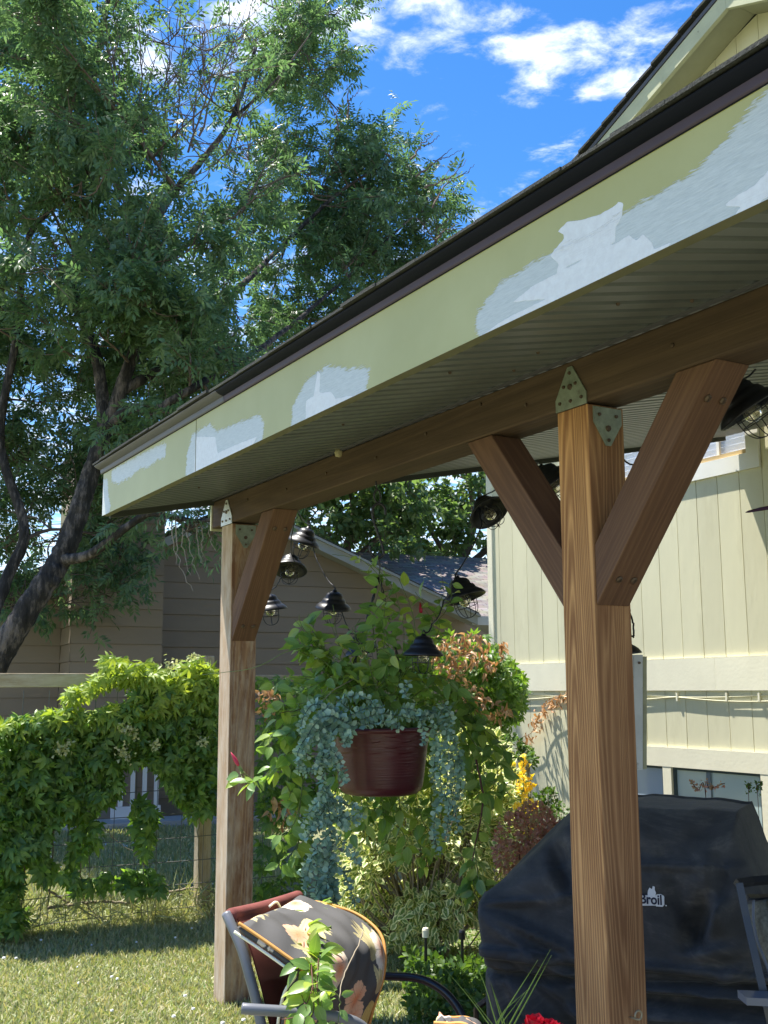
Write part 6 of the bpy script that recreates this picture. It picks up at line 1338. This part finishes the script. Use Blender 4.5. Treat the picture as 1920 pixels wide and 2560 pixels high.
def cloth(name, label, nearP, farP, thick, par=None, cat='cushion', v0=0, nu=260, nv=170, loc=None):
    A = spline(pxl(nearP), nu); B = spline(pxl(farP), nu); t = thing(name, loc if loc is not None else A[0], label, cat)
    G_ = np.zeros((nu, nv, 3)); 
    for j in range(nv): G_[:, j] = A+(B-A)*(j/(nv-1))
    du = np.gradient(G_, axis=0); dv = np.gradient(G_, axis=1); nr = np.cross(du, dv); nr /= np.linalg.norm(nr, axis=2)[..., None]
    if nr[8, nv//2, 2] < 0: nr = -nr
    tu = np.linspace(0, 1, nu)[:, None]; tv = np.linspace(0, 1, nv)[None, :]
    puff = (np.clip(np.minimum(tu, 1-tu)*14, 0, 1)**.5)*(np.clip(np.minimum(tv, 1-tv)*9, 0, 1)**.5); wr = .009*np.sin(tu*9+tv*5)*np.sin(tv*4+1)+.004*np.sin(tu*31+np.sin(tv*7)*2)*np.sin(tv*9+1)+.003*np.sin(tv*38+tu*11)
    top_ = G_+nr*((thick/2)*puff+wr*puff)[..., None]; bot = G_-nr*((thick/2)*puff)[..., None]
    V = np.vstack([top_.reshape(-1, 3), bot.reshape(-1, 3)]); k = nu*nv; Fc = [(i*nv+j, (i+1)*nv+j, (i+1)*nv+j+1, i*nv+j+1) for i in range(nu-1) for j in range(nv-1)]; Fc += [tuple(a+k for a in f[::-1]) for f in Fc]
    o = part('cushion_cover', V, Fc, M['floral'], t, smooth=True)
    lu = np.concatenate([[0], np.cumsum(np.linalg.norm(np.diff((A+B)/2, axis=0), axis=1))]); lv = np.linalg.norm(B-A, axis=1).mean()*np.linspace(0, 1, nv); UU, VV = np.meshgrid(lu, lv, indexing='ij')
    C = printcol(VV.ravel(), UU.ravel()+v0); C = np.vstack([C, C]); c4 = np.c_[C, np.ones(len(C))].astype(np.float32)
    ca = o.data.color_attributes.new('print', 'FLOAT_COLOR', 'POINT'); ca.data.foreach_set('color', c4.ravel())
    for E_, dn in ((A, 1), (B, -1)):
        part('piping', *tube(E_[::2]+nr[::2, 0 if dn > 0 else -1]*.012, .005, 7), M['piping'], t, smooth=True); part('piping', *tube(E_[::2]-nr[::2, 0 if dn > 0 else -1]*.014, .0045, 7), M['creamtrim'], t, smooth=True)
    return t
cloth('floral_cushion', 'charcoal floral seat cushion folded over the back of the burgundy sling chair', [(592, 2318, 3.22), (640, 2350, 3.20), (700, 2392, 3.17), (742, 2424, 3.15), (748, 2448, 3.16), (722, 2485, 3.18), (708, 2540, 3.2), (700, 2620, 3.2)],
      [(738, 2262, 3.80), (800, 2266, 3.78), (885, 2292, 3.72), (940, 2335, 3.65), (955, 2385, 3.60), (948, 2450, 3.58), (925, 2520, 3.56), (900, 2620, 3.55)], .055)
# round cast table low at the bottom, with its slotted rim
tc_ = gpt(.21, 0, 3.17); ztb = .498
tb = thing('round_table', tc_, 'small round slotted cast-metal patio table at the bottom edge between chair and grill', 'table')
Rb = .20; part('table_top', *lathe([(0, ztb), (Rb*.62, ztb)], 48, tc_), M['tablemetal'], tb); part('table_rim', *lathe([(Rb*.90, ztb-.0005), (Rb, ztb-.002), (Rb+.006, ztb-.010), (Rb, ztb-.02), (Rb*.9, ztb-.018)], 60, tc_), M['tablemetal'], tb, smooth=True)
part('table_ring', *lathe([(Rb*.74, ztb), (Rb*.80, ztb)], 48, tc_), M['tablemetal'], tb)
mb = MB()
for i in range(44):
    a = 2*math.pi*i/44
    for r0, r1 in ((.60, .745), (.795, .905)):
        a1 = a+(.5*2*math.pi/44 if r0 > .7 else 0); hw = .006
        d_ = np.array([math.cos(a1), math.sin(a1), 0]); s_ = np.array([-math.sin(a1), math.cos(a1), 0]); c = tc_+Z0*(ztb-.008)
        mb.add(*obox(c+d_*Rb*r0-s_*hw, d_*Rb*(r1-r0), s_*2*hw, Z0*.007))
mb.build('table_spokes', M['tablemetal'], tb)
for a in (0.5, 2.6, 4.7):
    p = tc_+np.array([math.cos(a), math.sin(a), 0])*Rb*.7; part('leg', *tube([p+Z0*(ztb-.01), p*[1, 1, 0]+np.array([math.cos(a), math.sin(a), 0])*.05+Z0*.03], .010, 8), M['tablemetal'], tb)
cloth('floral_cushion', 'second pale floral cushion just showing at the bottom edge in front of the round table', [(1085, 2572, 2.75), (1120, 2574, 2.74), (1165, 2580, 2.72), (1175, 2650, 2.7)], [(1095, 2560, 2.95), (1130, 2558, 2.95), (1180, 2568, 2.95), (1190, 2660, 2.95)], .03, nu=90, nv=60, v0=.3)
# right-hand chair
rc = thing('patio_armchair', gpt(1.25, .03, 3.0), 'dark square-tube patio chair with a woven olive-grey cushion at the right edge', 'chair')
def bar(P, w_, name='frame_bar', mt='tubeblack'): part(name, *tube(pxl(P), w_, 4), M[mt], rc)
bar([(1848, 2208, 3.05), (1865, 2290, 3.03), (1890, 2400, 3.0), (1918, 2520, 2.97), (1950, 2660, 2.95)], .0135); bar([(1842, 2209, 3.05), (1880, 2203, 3.08), (1960, 2196, 3.12), (2060, 2188, 3.2)], .0125); bar([(1868, 2243, 3.06), (1895, 2243, 3.1), (1990, 2238, 3.2)], .008)
bar([(2060, 2188, 3.2), (2080, 2400, 3.1), (2110, 2660, 3.0)], .0135)
V, F2 = obox(at(1866, 2494, 2.86), R0*.42-Z0*.02, F0*.07, Z0*-.018); part('arm', V, F2, M['tubeblue'], rc)
P_ = [at(x, y, d) for x, y, d in ((1886, 2255, 3.10), (1980, 2245, 3.25), (2040, 2440, 3.2), (1960, 2440, 3.05), (1905, 2340, 3.05))]; c = np.mean(P_, axis=0)
V = []; nr_ = np.cross(P_[1]-P_[0], P_[3]-P_[0]); nr_ /= np.linalg.norm(nr_)
ring = spline(P_+[P_[0]], 40)[:-1]
for o_, s_ in ((-.03, .93), (-.02, 1.), (.02, 1.), (.03, .93)): V += [c+(p-c)*s_+nr_*o_ for p in ring]
n = len(ring); Fc = [tuple(range(n)), tuple(range(3*n, 4*n))[::-1]]+[(k*n+i, k*n+(i+1) % n, (k+1)*n+(i+1) % n, (k+1)*n+i) for k in range(3) for i in range(n)]
part('back_cushion', V, Fc, M['greycush'], rc, smooth=True)
part('cushion_piping', *tube(spline(pxl([(1884, 2250, 3.08), (1884, 2300, 3.06), (1893, 2350, 3.04), (1908, 2390, 3.02), (1930, 2450, 3.0)]), 24), .004, 6), M['tubeblue'], rc, smooth=True)
V, F2 = obox(gpt(.98, .42, 2.75), R0*.5, F0*.4, Z0*.05); part('seat', V, F2, M['greycush'], rc)
for a, b in ((at(1950, 2660, 2.95), gpt(1.08, .03, 2.95)), (at(2110, 2660, 3.0), gpt(1.5, .03, 3.0))): part('leg', *tube([a, b], .0135, 4), M['tubeblack'], rc)
# strappy plant, rose and stake at the bottom
def blades(name, label, base, tips, w_=.006):
    t = thing(name, base, label, 'plant')
    for tip in tips:
        q_ = pxl(tip); q_ = [q_[0]+(q_[0]-q_[-1])*1.6]+q_ if len(q_) > 1 else q_; b__ = base+rng.normal(0, .02, 3)*[1, 1, 0]; raw = [b__]+q_; t_ = np.concatenate([[0], np.cumsum([np.linalg.norm(raw[i+1]-raw[i]) for i in range(len(raw)-1)])]); tt = np.linspace(0, t_[-1], 22); P = np.stack([np.interp(tt, t_, [p[c_] for p in raw]) for c_ in range(3)], 1); P = np.vstack([P[:1], (P[:-2]+P[1:-1]*2+P[2:])/4, P[-1:]]); T = np.gradient(P, axis=0); s_ = np.cross(T, FW); s_ /= np.linalg.norm(s_, axis=1)[:, None]; W_ = w_*np.sin(np.linspace(.25, math.pi, 22))**.6
        V = np.vstack([P-s_*W_[:, None], P+FW*.0015, P+s_*W_[:, None]]); Fc = [(i, i+1, 22+i+1, 22+i) for i in range(21)]+[(22+i, 22+i+1, 44+i+1, 44+i) for i in range(21)]
        o = part('blade', V, Fc, M['strap'], t, smooth=True); uv = o.data.uv_layers.new(name='UVMap')
        for l in o.data.loops: uv.data[l.index].uv = ((l.vertex_index//22)*.5, (l.vertex_index % 22)/21)
    return t
b0 = gpt(.27, .03, 2.75)
blades('strappy_plant', 'strappy green plant with long thin blades rising in front of the grill cover', b0, [[(1318, 2480, 2.75), (1376, 2374, 2.75)], [(1325, 2488, 2.73), (1379, 2388, 2.73)], [(1290, 2500, 2.74), (1325, 2470, 2.74)], [(1300, 2470, 2.77), (1345, 2400, 2.77)], [(1283, 2520, 2.75), (1312, 2482, 2.75)],
      [(1245, 2520, 2.8), (1225, 2450, 2.8)], [(1252, 2530, 2.8), (1232, 2470, 2.8)], [(1268, 2540, 2.8)]], .0028)
blades('thin_grass_plant', 'fine arching grass stems left of the grill cover at the bottom', gpt(.24, .03, 3.1), [[(1220, 2560, 3.1), (1180, 2500, 3.1), (1110, 2420, 3.1)], [(1230, 2560, 3.1), (1200, 2520, 3.1), (1160, 2470, 3.1)], [(1240, 2560, 3.1), (1210, 2450, 3.1), (1170, 2380, 3.1)]], .0022)
rs_ = thing('red_rose', at(1355, 2600, 2.6), 'crimson rose bloom just rising over the bottom edge left of the near post', 'flower')
PP = []; DD = []; UUp = []; SS = []
for cx, cy, R in ((1340, 2572, 1.0), (1375, 2578, .85)):
    c = at(cx, cy, 2.6)
    for k in range(22):
        a = k*2.4; r = .006+.0011*k; PP.append(c+R*(RT*math.cos(a)*r+FW*math.sin(a)*r+Z0*(-.0008*k))); DD.append(RT*math.cos(a)*.5+FW*math.sin(a)*.5+Z0*.9); UUp.append(RT*math.cos(a)+FW*math.sin(a)); SS.append(R*rng.uniform(.9, 1.3))
scatter(rs_, leaf(.026, .03, 3, .3, -.3, 'round'), frames(np.array(DD), -np.array(UUp), SS), np.array(PP), M['redfl'], len(PP), 'petal')
part('stem', *tube([at(1345, 2575, 2.6), gpt(.35, .03, 2.6)], .003, 6), M['greenstem'], rs_)
p = at(1190, 2520, 4.3); V, F2 = tube([p, at(1222, 2496, 4.3), at(1250, 2485, 4.3)], .012, 6); st_ = thing('wooden_stake', p*[1, 1, 0], 'dark brown bent stake leaning against the left end of the grill cover', 'stake'); part('stake', V, F2, M['bolt'], st_); part('foot', *tube([p, p*[1, 1, 0]], .010, 6), M['bolt'], st_)
